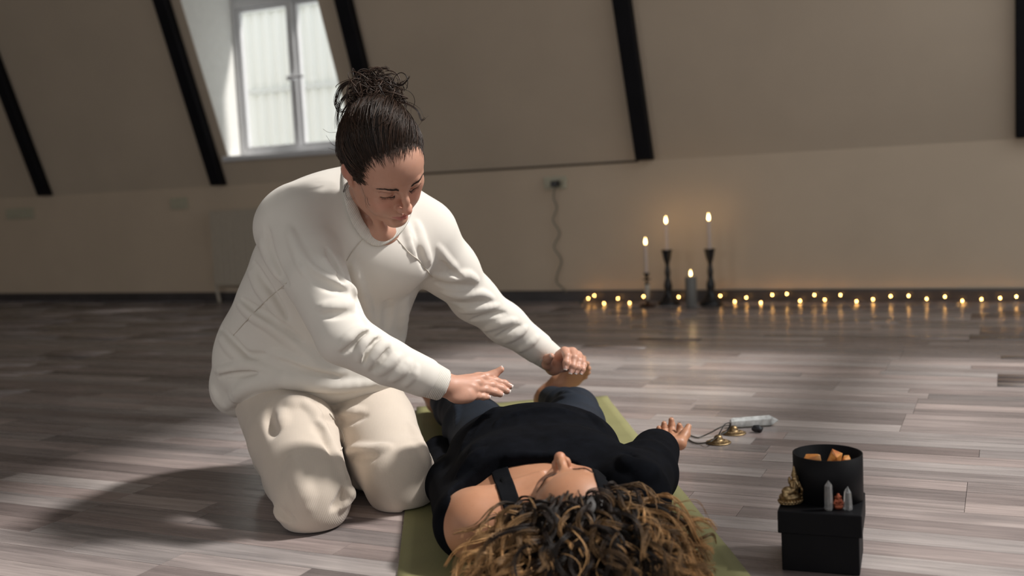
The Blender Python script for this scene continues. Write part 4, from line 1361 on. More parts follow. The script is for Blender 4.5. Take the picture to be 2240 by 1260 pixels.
for a, b in gnails:
    o = wlink('fingernail', pydata('fingernail', *a, True), M_nail, gbody)
    wlink('nail_tip', pydata('nail_tip', *b, True), M_nailtip, gbody)

# ---- brows and lashes
DKB = np.array([0.020, 0.012, 0.009])
def brows_lashes(F, W, O, A, parent, colr, closed=True, s=1.0, seed=1, lash=0.007):
    rng = np.random.default_rng(seed)
    for e in (-1, 1):
        line = curve_on(F, W, [(e*0.013, 0.095, 0.0175), (e*0.026, 0.095, 0.0225), (e*0.038, 0.088, 0.0245), (e*0.052, 0.07, 0.0185)], 0.0)
        paths, rads = [], []
        m = len(line)
        for i in range(120):
            t = rng.random()*(m-2); k = int(t); f = t-k
            p = line[k]*(1-f)+line[k+1]*f
            w = 0.0022*(1-0.6*(t/m))*s
            p = p+A[:, 2]*rng.uniform(-w, w)
            dr = unit(unit(line[min(k+2, m-1)]-line[k])+A[:, 2]*rng.uniform(0.1, 0.6)*(1-t/m*0.9))
            L = rng.uniform(0.005, 0.009)*s
            g = F.grad(p[None], F.h)[0]
            paths.append(np.array([p-g*0.0004, p+dr*L*0.5+g*0.0007, p+dr*L+g*0.0003])); rads.append(np.array([0.00042, 0.0004, 0.0001])*s)
        wlink('eyebrow', strands_mesh('eyebrow', paths, rads, [colr]*len(paths), 4), M_hair, parent)
        line = curve_on(F, W, [(e*0.0175, 0.085, -0.0055), (e*0.024, 0.09, -0.0080), (e*0.0315, 0.09, -0.0090), (e*0.040, 0.085, -0.0078), (e*0.0465, 0.078, -0.0050)], 0.0002)
        paths, rads = [line], [np.full(len(line), 0.00085*s)]
        for i in range(34):
            t = rng.random()*(len(line)-2); k = int(t)
            p = line[k]; g = F.grad(p[None], F.h)[0]; L = lash*rng.uniform(0.7, 1.1)*s
            out = unit(g*0.75-A[:, 2]*0.75+A[:, 0]*e*0.35*(t/len(line)-0.35))
            paths.append(np.array([p, p+out*L*0.5, p+out*L*0.92+A[:, 2]*L*0.16])); rads.append(np.array([0.0004, 0.0003, 0.0001])*s)
        wlink('eyelashes', strands_mesh('eyelashes', paths, rads, [colr*0.5]*len(paths), 4), M_hair, parent)
brows_lashes(FH, GW, GO, GA, gbody, DKB*1.5)
ear = wlink('ear_stud', lathe_mesh('ear_stud', [(0.0, -0.0014), (0.0013, -0.001), (0.0016, 0), (0.0013, 0.001), (0, 0.0014)], 10, True, False), simple('silver_stud', (0.7, 0.68, 0.66, 1), 0.2, metal=1.0), gbody)
ear.location = Vector(GW(-0.0765, -0.002, -0.031))

# ---- hair: scalp cap, swept-up strands, messy bun
BUN = GO+(P(822, 236, 2.215)-GO)                                              # where the hair is gathered
FC = Field(GO-0.15, GO+0.15, 0.003)
FC.ell(GO+GA @ np.array([0, -0.016, 0.036]), np.array((0.0805, 0.0975, 0.0865)), GA, 0.01)
FC.ell(GO+GA @ np.array([0, 0.098, -0.020]), (0.0690, 0.070, 0.092), GA, 0.012, 'sub')
for e in (-1, 1):
    FC.ell(GO+GA @ np.array([e*0.088, -0.008, -0.010]), (0.026, 0.022, 0.034), GA, 0.008, 'sub')
FC.slab(GO+GA @ np.array([0, -0.05, -0.055]), -GA[:, 2]+0.3*GA[:, 1], 0.01)
FC.cone(GO+GA @ np.array([0, -0.03, 0.09]), BUN, 0.045, 0.032, 0.03)
capme, capV = field_mesh('hair', FC, 2, lambda V: np.repeat(np.array([[0.016, 0.010, 0.008]]), len(V), 0))
ghair = wlink('hair', capme, M_hair, giver)
tag(ghair, 'dark brown hair swept up into a messy bun')
rng = np.random.default_rng(7)
paths, rads, cols = [], [], []
nrm = FC.grad(capV, 0.004)
Lc = (capV-GO) @ GA
ok = np.where(Lc[:, 2] < 0.105)[0]
sel = rng.choice(ok, 3600, replace=False); nseg = 14
T_ = np.linspace(0, 1, nseg)
P0 = capV[sel]; G_ = P0[:, None]*(1-T_)[None, :, None]+BUN*T_[None, :, None]
rise = rng.uniform(0.0, 0.006, (3600, 1))
for _ in range(3):
    G_ = G_-FC.grad(G_, 0.004)*(FC.sample(G_)-0.0012-rise*np.sin(np.pi*T_))[..., None]
for i in range(3600):
    side = unit(np.cross(BUN-P0[i], nrm[sel[i]]))
    wv = rng.uniform(0.001, 0.0034)*np.sin(rng.uniform(9, 16)*T_+rng.uniform(0, 6.28))*np.sin(np.pi*np.minimum(1, T_*1.2+0.05))
    paths.append(G_[i]+side*wv[:, None]+rng.normal(size=(nseg, 3))*0.0003); r = rng.uniform(0.0004, 0.0010)
    rads.append(r*np.linspace(0.8, 1.0, nseg)*np.r_[0.05, 0.4, 0.7, np.ones(nseg-3)])
    b = rng.uniform(0.5, 1.6)*(1.9 if rng.random() < 0.12 else 1)
    cols.append(np.array([0.026, 0.0135, 0.008])*b)
# fine hair along the hairline
_l = (headV-GO) @ GA; _f = FC.sample(headV)
front = np.where((_f > 0.0004) & (_f < 0.0095) & (_l[:, 1] > -0.005) & (_l[:, 2] > -0.012))[0]
wt_ = (1-_f[front]/0.0098)**2; fs_ = rng.choice(front, 1500, p=wt_/wt_.sum())
Pf = headV[fs_]; away = Pf-BUN; away /= np.linalg.norm(away, axis=1, keepdims=True)
T2 = np.linspace(0, 1, 9)
st = Pf+0.0002*away
en = Pf-away*rng.uniform(0.025, 0.05, (1500, 1))
G2 = st[:, None]*(1-T2)[None, :, None]+en[:, None]*T2[None, :, None]
for _ in range(3):
    dh = np.minimum(FH.sample(G2), FC.sample(G2)+0.0004); gg = np.where((FH.sample(G2) < FC.sample(G2))[..., None], FH.grad(G2, 0.003), FC.grad(G2, 0.004))
    G2 = G2-gg*(dh-0.0009)[..., None]
for i in range(1500):
    paths.append(G2[i]+unit(np.cross(away[i], unit(Pf[i]-GO)))*(0.0015*np.sin(T2*5+rng.uniform(0, 6)))[:, None]); rads.append(rng.uniform(0.00022, 0.00045)*np.r_[0.1, 0.6, np.ones(7)]); cols.append(np.array([0.026, 0.0135, 0.008])*rng.uniform(0.6, 1.8))
# bun: tangled loops around a centre above the tie
BC = P(822, 205, 2.205); bup = unit(BC-BUN)
b1 = unit(np.cross(bup, RW[:, 2])); b2 = np.cross(bup, b1)
for i in range(620):
    c = BC+b1*rng.normal(0, 0.020)+b2*rng.normal(0, 0.020)+bup*rng.normal(0.0, 0.013)
    r = rng.uniform(0.010, 0.030); a0 = rng.uniform(0, 6.28); sp_ = rng.uniform(2.2, 5.0)
    ax1 = unit(rng.normal(size=3)); ax2 = unit(np.cross(ax1, rng.normal(size=3)))
    t = np.linspace(0, 1, 16)
    pts = c+r*(np.cos(a0+sp_*t)[:, None]*ax1+np.sin(a0+sp_*t)[:, None]*ax2)
    paths.append(pts); rr = rng.uniform(0.0006, 0.0014); rads.append(rr*np.r_[0.4, np.ones(13), 0.6, 0.2])
    cols.append(np.array([0.028, 0.0155, 0.010])*rng.uniform(0.5, 2.2))
def lock(pix, dep, rad, n=5, spread=0.003, lift=1.0):
    for k in range(int(n*1.8)):
        j = rng.normal(size=3)*spread
        pts = catmull([P(x, y, d_)+j*(0.3+0.7*i/len(pix)) for i, ((x, y), d_) in enumerate(zip(pix, np.linspace(dep[0], dep[1], len(pix))))], 6)
        paths.append(pts); m = len(pts)
        rads.append(rad*0.6*np.linspace(1.0, 0.25, m)*rng.uniform(0.6, 1.1)); cols.append(np.array([0.026, 0.0145, 0.010])*rng.uniform(0.6, 2.0)*lift)
lock([(800, 205), (775, 180), (748, 190), (735, 222), (745, 245), (765, 240)], (2.2, 2.24), 0.0019, 9, 0.004)
lock([(795, 215), (765, 205), (745, 225), (738, 260), (740, 280)], (2.2, 2.26), 0.0017, 8, 0.004)
lock([(800, 225), (770, 225), (752, 250), (748, 282), (757, 300)], (2.2, 2.26), 0.0018, 8, 0.005)
lock([(790, 240), (760, 255), (742, 300), (738, 335), (748, 352)], (2.22, 2.28), 0.0018, 8, 0.004)
lock([(812, 180), (806, 160), (818, 148), (832, 152), (842, 172)], (2.2, 2.2), 0.0018, 9, 0.004, 1.7)
lock([(820, 190), (824, 165), (835, 150), (848, 150), (842, 146)], (2.2, 2.2), 0.0016, 7, 0.003, 1.5)
lock([(840, 195), (862, 186), (878, 186), (888, 178), (894, 168)], (2.2, 2.17), 0.0016, 7, 0.002)
lock([(840, 205), (870, 205), (884, 222), (888, 240)], (2.2, 2.17), 0.0017, 7, 0.003)
lock([(775, 178), (764, 172), (762, 160), (770, 158)], (2.22, 2.24), 0.0011, 3, 0.001)
lock([(850, 225), (885, 225), (912, 240), (922, 262), (930, 258)], (2.17, 2.15), 0.0015, 5, 0.003)
lock([(772, 392), (760, 400), (751, 420), (758, 412), (764, 395)], (2.23, 2.26), 0.0006, 3, 0.0015)
lock([(790, 400), (800, 425), (803, 445), (808, 452)], (2.16, 2.15), 0.0005, 4, 0.003)
lock([(745, 350), (748, 370), (757, 430), (775, 433), (780, 430)], (2.26, 2.26), 0.0004, 3, 0.002)
okb = ok[Lc[ok][:, 1] < -0.01]
for i in range(60):                                                           # flyaways
    p = capV[rng.choice(okb)]; g = unit(p-GO); q = p+g*rng.uniform(0.006, 0.022)+rng.normal(size=3)*0.012
    paths.append(catmull([p, (p+q)/2+rng.normal(size=3)*0.006, q], 5)); rads.append(np.full(11, 0.00028)); cols.append(np.array([0.05, 0.028, 0.018]))
gs = strands_mesh('hair_strands', paths, rads, cols, 4)
wlink('hair_strands', gs, M_hair, ghair)
M_bead = simple('dark_red_beads', (0.03, 0.008, 0.008, 1), 0.15, var=0.3)
ring = []
for i in range(16):
    a = 2*math.pi*i/16
    c = BC-bup*0.012+0.034*(math.cos(a)*b1+math.sin(a)*b2)
    Vv, Qq = [], []
    bmn = bmesh.new(); bmesh.ops.create_icosphere(bmn, subdivisions=2, radius=0.0034, matrix=Matrix.Translation(Vector(c)))
    o = wlink('hair_tie_bead', bm_mesh(bmn, 'hair_tie_bead', True), M_bead, ghair)
# ---- sweatpants
def knit_mat(name, base, pitch, strength, axis, fuzz=0.25, rough=0.9, var=0.90):
    """jersey or rib: fine wales counted along a direction of the place"""
    t = NT(name)
    geo = t.node('ShaderNodeNewGeometry')
    nz = t.noise(9, 2, 0.5, t.coord())
    dot = t.node('ShaderNodeVectorMath', operation='DOT_PRODUCT'); t.link(geo.outputs['Position'], dot.inputs[0]); dot.inputs[1].default_value = tuple(axis)
    m1 = t.node('ShaderNodeMath', operation='MULTIPLY'); t.link(dot.outputs['Value'], m1.inputs[0]); m1.inputs[1].default_value = 6.2832/pitch
    ma = t.node('ShaderNodeMath', operation='MULTIPLY_ADD'); t.link(nz.outputs['Fac'], ma.inputs[0]); ma.inputs[1].default_value = 14.0; t.link(m1.outputs[0], ma.inputs[2])
    sn = t.node('ShaderNodeMath', operation='SINE'); t.link(ma.outputs[0], sn.inputs[0])
    n = t.noise(600, 3, 0.6, t.coord()); n2 = t.noise(7, 4, 0.6, t.coord())
    d = tuple(c*var for c in base[:3])+(1,)
    r = t.ramp(n2.outputs['Fac'], [(0.3, d), (0.7, base)])
    t.link(r.outputs['Color'], t.b.inputs['Base Color'])
    t.b.inputs['Roughness'].default_value = rough
    t.b.inputs['Specular IOR Level'].default_value = 0.2
    t.b.inputs['Sheen Weight'].default_value = fuzz; t.b.inputs['Sheen Roughness'].default_value = 0.6
    add = t.node('ShaderNodeMath', operation='ADD'); t.link(sn.outputs[0], add.inputs[0]); t.link(n.outputs['Fac'], add.inputs[1])
    t.bump(add.outputs[0], strength, 0.0008)
    return t.m
CR_ = RW[:, 0]
M_sweat = knit_mat('cream_jersey', (0.70, 0.662, 0.605, 1), 0.0016, 0.03, CR_, 0.12, var=0.95)
M_rib = knit_mat('cream_ribbing', (0.69, 0.65, 0.59, 1), 0.0034, 0.45, unit(CR_+0.5*RW[:, 1]), 0.1, var=0.95)
M_pants = knit_mat('oatmeal_knit', (0.585, 0.505, 0.425, 1), 0.0032, 0.10, unit(CR_-0.25*RW[:, 1]), 0.3)
FP = Field(np.minimum.reduce([ankR, ankL, hipR, kneeR])-0.16, np.maximum.reduce([hipR, hipL, kneeL, ankL])+0.17, 0.005)
FP.ell((hipR+hipL)/2+[0, 0, 0.0], (0.18, 0.15, 0.13), None, 0.05)
for hp, kn, an, out in ((hipR, kneeR, ankR, -1), (hipL, kneeL, ankL, 1)):
    mid = (hp*0.5+kn*0.5)+np.array([0, 0, 0.008])
    FP.chain([hp, mid, kn], (0.106, 0.100, 0.079) if out < 0 else (0.100, 0.094, 0.080), 0.012)
    lowk = np.array([kn[0], kn[1], 0.075])
    FP.chain([lowk, an+np.array([0, 0, 0.03])], (0.073, 0.070), 0.02)
    FP.cone(lowk*0.5+an*0.5, lowk, 0.075, 0.072, 0.015)
FP.ell(P(682, 1118, 2.222), (0.062, 0.062, 0.042), None, 0.03)
FP.ell(P(880, 1078, 2.335), (0.062, 0.062, 0.045), None, 0.03)
for pix, r, rise in (([(600, 950), (597, 915), (605, 888), (625, 876)], 0.013, -0.008),
                     ([(618, 930), (615, 900), (632, 882), (675, 878)], 0.014, 0.008),
                     ([(668, 885), (690, 905), (706, 940), (718, 965)], 0.012, 0.007),
                     ([(690, 930), (712, 960), (730, 1000)], 0.010, -0.005),
                     ([(715, 955), (738, 1000), (755, 1050)], 0.011, 0.006),
                     ([(762, 1062), (758, 1090), (742, 1108)], 0.010, 0.009),
                     ([(750, 1070), (742, 1095), (728, 1112)], 0.007, -0.006),
                     ([(560, 1070), (590, 1108), (620, 1130)], 0.012, 0.006),
                     ([(580, 1085), (610, 1118), (640, 1136)], 0.008, -0.005),
                     ([(700, 900), (740, 908), (790, 900)], 0.012, 0.007),
                     ([(705, 915), (745, 922), (800, 912)], 0.008, -0.005),
                     ([(745, 998), (775, 985), (815, 985), (850, 978)], 0.011, 0.008),
                     ([(752, 1010), (785, 1000), (820, 1000)], 0.008, -0.005),
                     ([(775, 1050), (790, 1078), (805, 1096)], 0.009, 0.008),
                     ([(768, 1055), (782, 1084), (798, 1102)], 0.006, -0.006),
                     ([(762, 1065), (776, 1092), (792, 1108)], 0.008, 0.006),
                     ([(900, 930), (920, 970), (935, 1010)], 0.012, 0.005),
                     ([(640, 1000), (660, 1060), (668, 1110)], 0.016, 0.003)):
    FP.fold(pix, r, rise)
FP.slab((0, 0, 0.001), (0, 0, -1), 0.008)
FP.prism([(-0.31, 0.02), (0.31, 0.02), (0.31, -1.8), (-0.31, -1.8)], -0.06, 0.0085, 0.004, 'sub', MU[:2], MC[:2])
pm, _ = field_mesh('sweatpants', FP, 2)
gp = wlink('sweatpants', pm, M_pants, giver)
tag(gp, 'oatmeal knitted sweatpants')
def seam(F, pix, name, parent, mat, r=0.0011, lift=0.0):
    pts = [F.hit(x, y) for x, y in catmull([(a, b, 0) for a, b in pix], 6)[:, :2]]
    pts = [p for p in pts if p is not None]
    if len(pts) > 2: return wlink(name, tube_mesh(name, np.array(pts)+lift*F.grad(np.array(pts)), r, 6), mat, parent)

# ---- sweatshirt
UPS = unit(P(800, 470, 2.36)-P(700, 820, 2.58)); LAT = unit(shL-shR); LAT = unit(LAT-UPS*(LAT@UPS)); FRO = np.cross(UPS, LAT)
if FRO @ RW[:, 2] > 0: FRO = -FRO
TA = np.stack([LAT, FRO, UPS], 1)
lo = np.minimum.reduce([P(450, 900, 2.7), P(450, 600, 2.8), wrR, elR, P(560, 900, 2.3)])-0.08
hi = np.maximum.reduce([P(800, 380, 2.5), wrL, shL, P(700, 380, 2.6)])+0.12
FS = Field(lo, hi, 0.0036)
for (px, py, dp), r in (((655, 800, 2.575), (0.205, 0.165, 0.110)),
                        ((675, 745, 2.560), (0.205, 0.160, 0.130)),
                        ((712, 665, 2.510), (0.205, 0.155, 0.140)),
                        ((745, 580, 2.465), (0.200, 0.145, 0.130)),
                        ((775, 510, 2.415), (0.190, 0.125, 0.110)),
                        ((792, 465, 2.400), (0.150, 0.105, 0.070))):
    FS.ell(P(px, py, dp), r, TA, 0.06)
FS.ell(P(842, 572, 2.365), (0.105, 0.060, 0.075), TA, 0.05)
FS.cone(P(772, 430, 2.38), P(655, 478, 2.33), 0.060, 0.070, 0.05)              # shoulder slopes
FS.cone(P(850, 450, 2.43), P(925, 500, 2.46), 0.055, 0.060, 0.05)
FS.ell(P(548, 835, 2.60), (0.09, 0.10, 0.080), None, 0.05)                     # shirt over the hip
FS.ell(P(522, 858, 2.54), (0.052, 0.06, 0.050), None, 0.04)
FS.ell(P(760, 800, 2.47), (0.16, 0.08, 0.065), TA, 0.05)                       # blousing in the lap
FS.cone(P(600, 830, 2.46), P(800, 815, 2.46), 0.058, 0.045, 0.04)
FS.chain([P(640, 500, 2.295), P(668, 560, 2.255)], (0.083, 0.073), 0.035)
FS.chain([P(668, 560, 2.255), P(692, 610, 2.215), P(752, 738, 2.155)], (0.073, 0.066, 0.056), 0.010)
FS.chain([P(752, 738, 2.155), P(850, 792, 2.175), P(925, 824, 2.192)], (0.056, 0.047, 0.042), 0.010)
FS.chain([P(932, 520, 2.46), P(985, 590, 2.53), P(1036, 652, 2.60)], (0.075, 0.062, 0.053), 0.035)
FS.chain([P(1036, 652, 2.60), P(1105, 708, 2.64), P(1175, 760, 2.672)], (0.053, 0.046, 0.041), 0.03)
for pix, r, rise in (
    # sleeve of her right arm
    ([(632, 500), (648, 545), (672, 588), (712, 611), (760, 627), (777, 645)], 0.013, 0.010),
    ([(650, 560), (680, 602), (715, 624), (755, 640)], 0.010, -0.006),
    ([(716, 545), (730, 575), (742, 600), (752, 616)], 0.008, -0.009),
    ([(705, 560), (722, 590), (748, 612)], 0.008, 0.006),
    ([(700, 672), (735, 670), (775, 662)], 0.012, 0.006),
    ([(705, 690), (740, 690), (780, 684)], 0.008, -0.004),
    ([(742, 762), (760, 742), (780, 726), (802, 718)], 0.010, 0.009),
    ([(752, 772), (772, 756), (790, 738), (806, 728)], 0.007, -0.008),
    ([(786, 788), (790, 765), (802, 746), (824, 732)], 0.009, 0.009),
    ([(796, 796), (803, 772), (816, 752), (832, 740)], 0.006, -0.007),
    ([(803, 806), (818, 780), (836, 756), (850, 750)], 0.009, 0.007),
    ([(815, 812), (835, 786), (852, 764)], 0.006, -0.005),
    ([(828, 818), (852, 798), (874, 776)], 0.009, 0.006),
    ([(858, 832), (880, 812), (896, 790)], 0.009, 0.005),
    ([(885, 845), (905, 822), (912, 800)], 0.007, 0.004),
    # sleeve of her left arm
    ([(950, 600), (985, 607), (1020, 602), (1045, 614)], 0.011, 0.008),
    ([(955, 618), (995, 626), (1035, 626)], 0.008, -0.007),
    ([(970, 640), (1010, 648), (1050, 642), (1078, 652)], 0.010, 0.007),
    ([(985, 660), (1020, 666), (1060, 660)], 0.007, -0.006),
    ([(1010, 682), (1050, 676), (1090, 668)], 0.009, 0.007),
    ([(1030, 700), (1070, 690), (1105, 684)], 0.007, -0.006),
    ([(1060, 722), (1095, 708), (1128, 700)], 0.009, 0.007),
    ([(1085, 738), (1112, 724), (1138, 712)], 0.006, -0.005),
    ([(1105, 748), (1132, 732), (1152, 716)], 0.009, 0.006),
    ([(1135, 768), (1160, 752), (1178, 735)], 0.008, 0.005),
    ([(958, 540), (978, 570), (1000, 590)], 0.010, 0.006),
    ([(968, 572), (990, 596), (1010, 608)], 0.006, -0.005),
    # chest
    ([(772, 577), (790, 635), (808, 690), (820, 740)], 0.012, 0.010),
    ([(762, 600), (780, 655), (797, 710)], 0.010, -0.008),
    ([(890, 560), (888, 640), (880, 720), (876, 770)], 0.018, 0.008),
    ([(848, 600), (848, 680), (842, 750)], 0.014, -0.005),
    ([(880, 480), (895, 520), (905, 560)], 0.012, 0.007),
    ([(912, 490), (925, 535), (940, 575)], 0.012, 0.007),
    ([(900, 500), (915, 550), (930, 590)], 0.008, -0.005),
    # side and back
    ([(556, 575), (575, 610), (600, 650), (628, 695)], 0.010, -0.007),
    ([(545, 590), (566, 630), (592, 660), (622, 715)], 0.012, 0.007),
    ([(585, 500), (592, 545), (612, 595), (630, 620)], 0.010, -0.008),
    ([(572, 530), (588, 570), (612, 610)], 0.012, 0.007),
    ([(520, 662), (550, 688), (590, 712), (650, 760), (692, 795)], 0.014, 0.008),
    ([(530, 655), (565, 680), (605, 705), (660, 745)], 0.009, -0.006),
    ([(485, 718), (512, 748), (542, 778), (578, 776)], 0.010, -0.007),
    ([(480, 735), (505, 765), (540, 792)], 0.012, 0.007),
    ([(462, 812), (500, 808), (540, 800), (590, 812), (640, 835)], 0.012, 0.009),
    ([(470, 828), (510, 820), (560, 820), (610, 832)], 0.008, -0.008),
    ([(600, 772), (670, 800), (740, 812), (800, 806)], 0.013, 0.006),
    ([(610, 788), (680, 815), (740, 826)], 0.008, -0.006),
    ([(462, 845), (475, 870), (492, 895)], 0.009, 0.005),
    # rolled hem over the thighs
    ([(500, 888), (530, 852), (590, 832), (660, 838), (740, 846), (820, 838)], 0.017, 0.012)):
    FS.fold(pix, r*0.9, rise*0.85, r*0.9)
rp = np.array([P(846, 519, 2.240), P(806, 508, 2.232), P(776, 462, 2.262), P(760, 408, 2.318), P(778, 372, 2.405), P(830, 372, 2.460), P(876, 415, 2.430), P(880, 480, 2.320)])
ringp = catmull(np.concatenate([rp[-2:], rp, rp[:3]]), 8)[16:16+64]
rc = ringp.mean(0)
ringp = rc+(ringp-rc)*1.05
hole = ringp
nup = unit(np.cross(rp[0]-rp[4], rp[2]-rp[6])); nup = nup if nup[2] > 0 else -nup
for q in ringp:
    for hh in (0.0, 0.03, 0.06, 0.10): FS.cone(rc+nup*hh, rc+(q-rc)*(0.70+hh)+nup*hh, 0.016, 0.014, 0.008, 'sub')
sm, SV = field_mesh('sweatshirt', FS, 2)
gsw = wlink('sweatshirt', sm, M_sweat, giver)
tag(gsw, 'oversized cream raglan sweatshirt')
# ribbed collar and cuffs
def ring_band(name, loop, inward, width, thick, mat, parent):
    """closed band along a loop; inward = unit vectors across the band"""
    m = len(loop); V, Fc = [], []
    T = np.roll(loop, -1, 0)-np.roll(loop, 1, 0); T /= np.linalg.norm(T, axis=1, keepdims=True)
    N = np.cross(T, inward); N /= np.linalg.norm(N, axis=1, keepdims=True)
    prof = [(-0.5, 0), (-0.42, 0.8), (-0.2, 1.0), (0.2, 1.0), (0.42, 0.85), (0.5, 0), (0.4, -0.8), (0, -1), (-0.4, -0.8)]
    k = len(prof)
    for i in range(m):
        for a, b in prof: V.append(loop[i]+inward[i]*a*width+N[i]*b*thick)
    for i in range(m):
        for j in range(k): Fc.append((i*k+j, i*k+(j+1) % k, ((i+1) % m)*k+(j+1) % k, ((i+1) % m)*k+j))
    bm = bmesh.new(); mm = pydata(name, V, Fc); bm.from_mesh(mm); bpy.data.meshes.remove(mm)
    return wlink(name, bm_mesh(bm, name, True), mat, parent)
loop = rc+(ringp-rc)*1.07+nup*0.012
for _ in range(8):
    loop = loop-FS.grad(loop, 0.006)*(FS.sample(loop)-0.0045)[:, None]*0.7
    loop = 0.5*loop+0.25*np.roll(loop, 1, 0)+0.25*np.roll(loop, -1, 0)
inw = rc+nup*0.02-loop; gl = FS.grad(loop, 0.010); inw -= gl*(inw*gl).sum(1, keepdims=True)*0.8
inw /= np.linalg.norm(inw, axis=1, keepdims=True)
for _ in range(4): inw = inw+np.roll(inw, 1, 0)+np.roll(inw, -1, 0); inw /= np.linalg.norm(inw, axis=1, keepdims=True)
ring_band('collar', loop+inw*0.004, inw, 0.030, 0.0050, M_rib, gsw)
for a, b, r0, r1 in ((P(922, 823, 2.191), P(970, 843, 2.209), 0.0385, 0.0345), (P(1170, 757, 2.670), P(1219, 793, 2.690), 0.0375, 0.0335)):
    ax = unit(b-a); L = float(np.linalg.norm(b-a))
    prof = [(r0*0.90, 0.0), (r0*1.05, 0.004), (r0, L*0.35), (r1, L-0.003), (r1-0.002, L), (r1-0.005, L-0.002), (r1-0.006, L*0.4), (r0*0.6, L*0.1)]
    cm = lathe_mesh('cuff', prof, 48, True, False)
    q = Vector(ax).to_track_quat('Z', 'Y').to_matrix().to_4x4(); q.translation = Vector(a)
    cm.transform(q)
    wlink('cuff', cm, M_rib, gsw)
M_seam = simple('cream_stitching', (0.60, 0.55, 0.48, 1), 0.9)
seam(FS, [(797, 518), (775, 545), (758, 570)], 'raglan_seam', gsw, M_seam, 0.0011, 0.0016)
seam(FS, [(865, 520), (890, 548), (915, 570), (945, 605)], 'raglan_seam', gsw, M_seam, 0.0014, 0.0016)
seam(FS, [(627, 620), (590, 650), (550, 690), (512, 733)], 'side_seam', gsw, M_seam, 0.0011, 0.0016)
seam(FP, [(745, 985), (755, 960), (740, 930), (720, 905)], 'inseam', gp, M_seam, 0.0011, 0.0016)
# ================================================================== lying person in black
_o = P(1210, 1100, 1.94); OB = np.array([_o[0], _o[1], 0.0])
def B(u, v, z): return OB+MU*u+MV*v+np.array([0, 0, z])
lying = empty('person', B(0, 0.3, 0.005))
tag(lying, 'person lying on the olive mat in a black wrap sweater, curly brown-blond hair, eyes closed', 'person')
elA, elB = PZ(982, 1062, 0.050), PZ(1412, 1048, 0.060)
wsA, wsB = PZ(962, 1004, 0.040), PZ(1443, 972, 0.044)
SKIN_L = np.array((0.43, 0.215, 0.125))
_tl = math.radians(11); _pt = math.radians(5)
_y = unit(np.array([0, 0, 1.0])*math.cos(_tl)-MU*math.sin(_tl)+MV*math.sin(_pt)); _z = -MV; _z = unit(_z-_y*(_z@_y)); _x = np.cross(_y, _z); _x = _x if _x@MU < 0 else -_x
HA = np.stack([_x, _y, _z], 1)
_c = [P(1222, 990, d)-HA @ np.array([0, 0.1185, -0.033]) for d in np.linspace(1.6, 2.0, 400)]
HO = min(_c, key=lambda q: abs(q[2]-0.114))                  # skull rests on the mat with its hair
def span(pts, lo=(0.1, 0.1, 0.03), hi=(0.1, 0.1, 0.12)):
    pts = np.array(pts); return pts.min(0)-np.array(lo), pts.max(0)+np.array(hi)
FL = Field(*span([B(-0.17, -0.05, 0), B(0.17, -0.05, 0), B(0.17, 0.22, 0), B(-0.17, 0.22, 0), HO], (0.125, 0.125, 0.02), (0.125, 0.125, 0.15)), 0.0024)
BA = np.stack([MU, MV, [0, 0, 1.0]], 1)
FL.ell(B(0, 0.12, 0.082), (0.155, 0.17, 0.078), BA, 0.03)
for e in (-1, 1):
    FL.ell(B(e*0.150, 0.012, 0.078), (0.058, 0.066, 0.062), BA, 0.03)
    FL.cone(B(e*0.045, -0.030, 0.080), B(e*0.125, 0.0, 0.082), 0.046, 0.050, 0.04)
    FL.cone(B(e*0.018, 0.035, 0.150), B(e*0.135, 0.010, 0.128), 0.009, 0.010, 0.022)
    FL.ell(B(e*0.085, 0.20, 0.115), (0.075, 0.08, 0.06), BA, 0.03)
FL.cone(B(-0.152, 0.02, 0.074), elA*0.5+B(-0.152, 0.02, 0.074)*0.5, 0.050, 0.042, 0.03)
FL.cone(B(0.155, 0.02, 0.076), B(0.20, 0.17, 0.066), 0.052, 0.044, 0.03)
FL.cone(HO+HA @ np.array([0, -0.030, -0.030]), B(0.0, 0.01, 0.088), 0.050, 0.056, 0.03)
FL.ell(B(0, 0.045, 0.152), (0.012, 0.016, 0.012), BA, 0.01, 'sub')
LW = head_sculpt(FL, HO, HA)
lt0 = head_tint(SKIN_L, HO, HA, 1.0, 0.55)
lV, lQ = FL.mesh(2)

# ---- limbs
knA, knB = P(1012, 899, 2.85), P(1258, 900, 2.82)            # knees: image-left, image-right
anA, anB = P(962, 876, 3.22), P(1197, 869, 3.20)
hpA, hpB = B(-0.095, 0.52, 0.092), B(0.095, 0.52, 0.092)
FX = Field(*span([anA, anB, hpA, hpB, B(-0.2, 0, 0), B(0.2, 0, 0), elA, elB, wsA, wsB], (0.1, 0.1, 0.06), (0.1, 0.1, 0.22)), 0.0075)
FX.cone(B(0, 0.15, 0.085), B(0, 0.50, 0.088), 0.075, 0.080, 0.05)
FX.ell(B(0, 0.30, 0.085), (0.13, 0.22, 0.07), BA, 0.04)
FX.chain([hpA, knA, anA], (0.072, 0.045, 0.030), 0.03); FX.chain([hpB, knB, anB], (0.072, 0.045, 0.030), 0.03)
FX.chain([B(-0.155, 0.02, 0.076), elA, wsA], (0.045, 0.036, 0.024), 0.02); FX.chain([B(0.155, 0.02, 0.076), elB, wsB], (0.045, 0.036, 0.024), 0.02)
xV, xQ = FX.mesh(1)
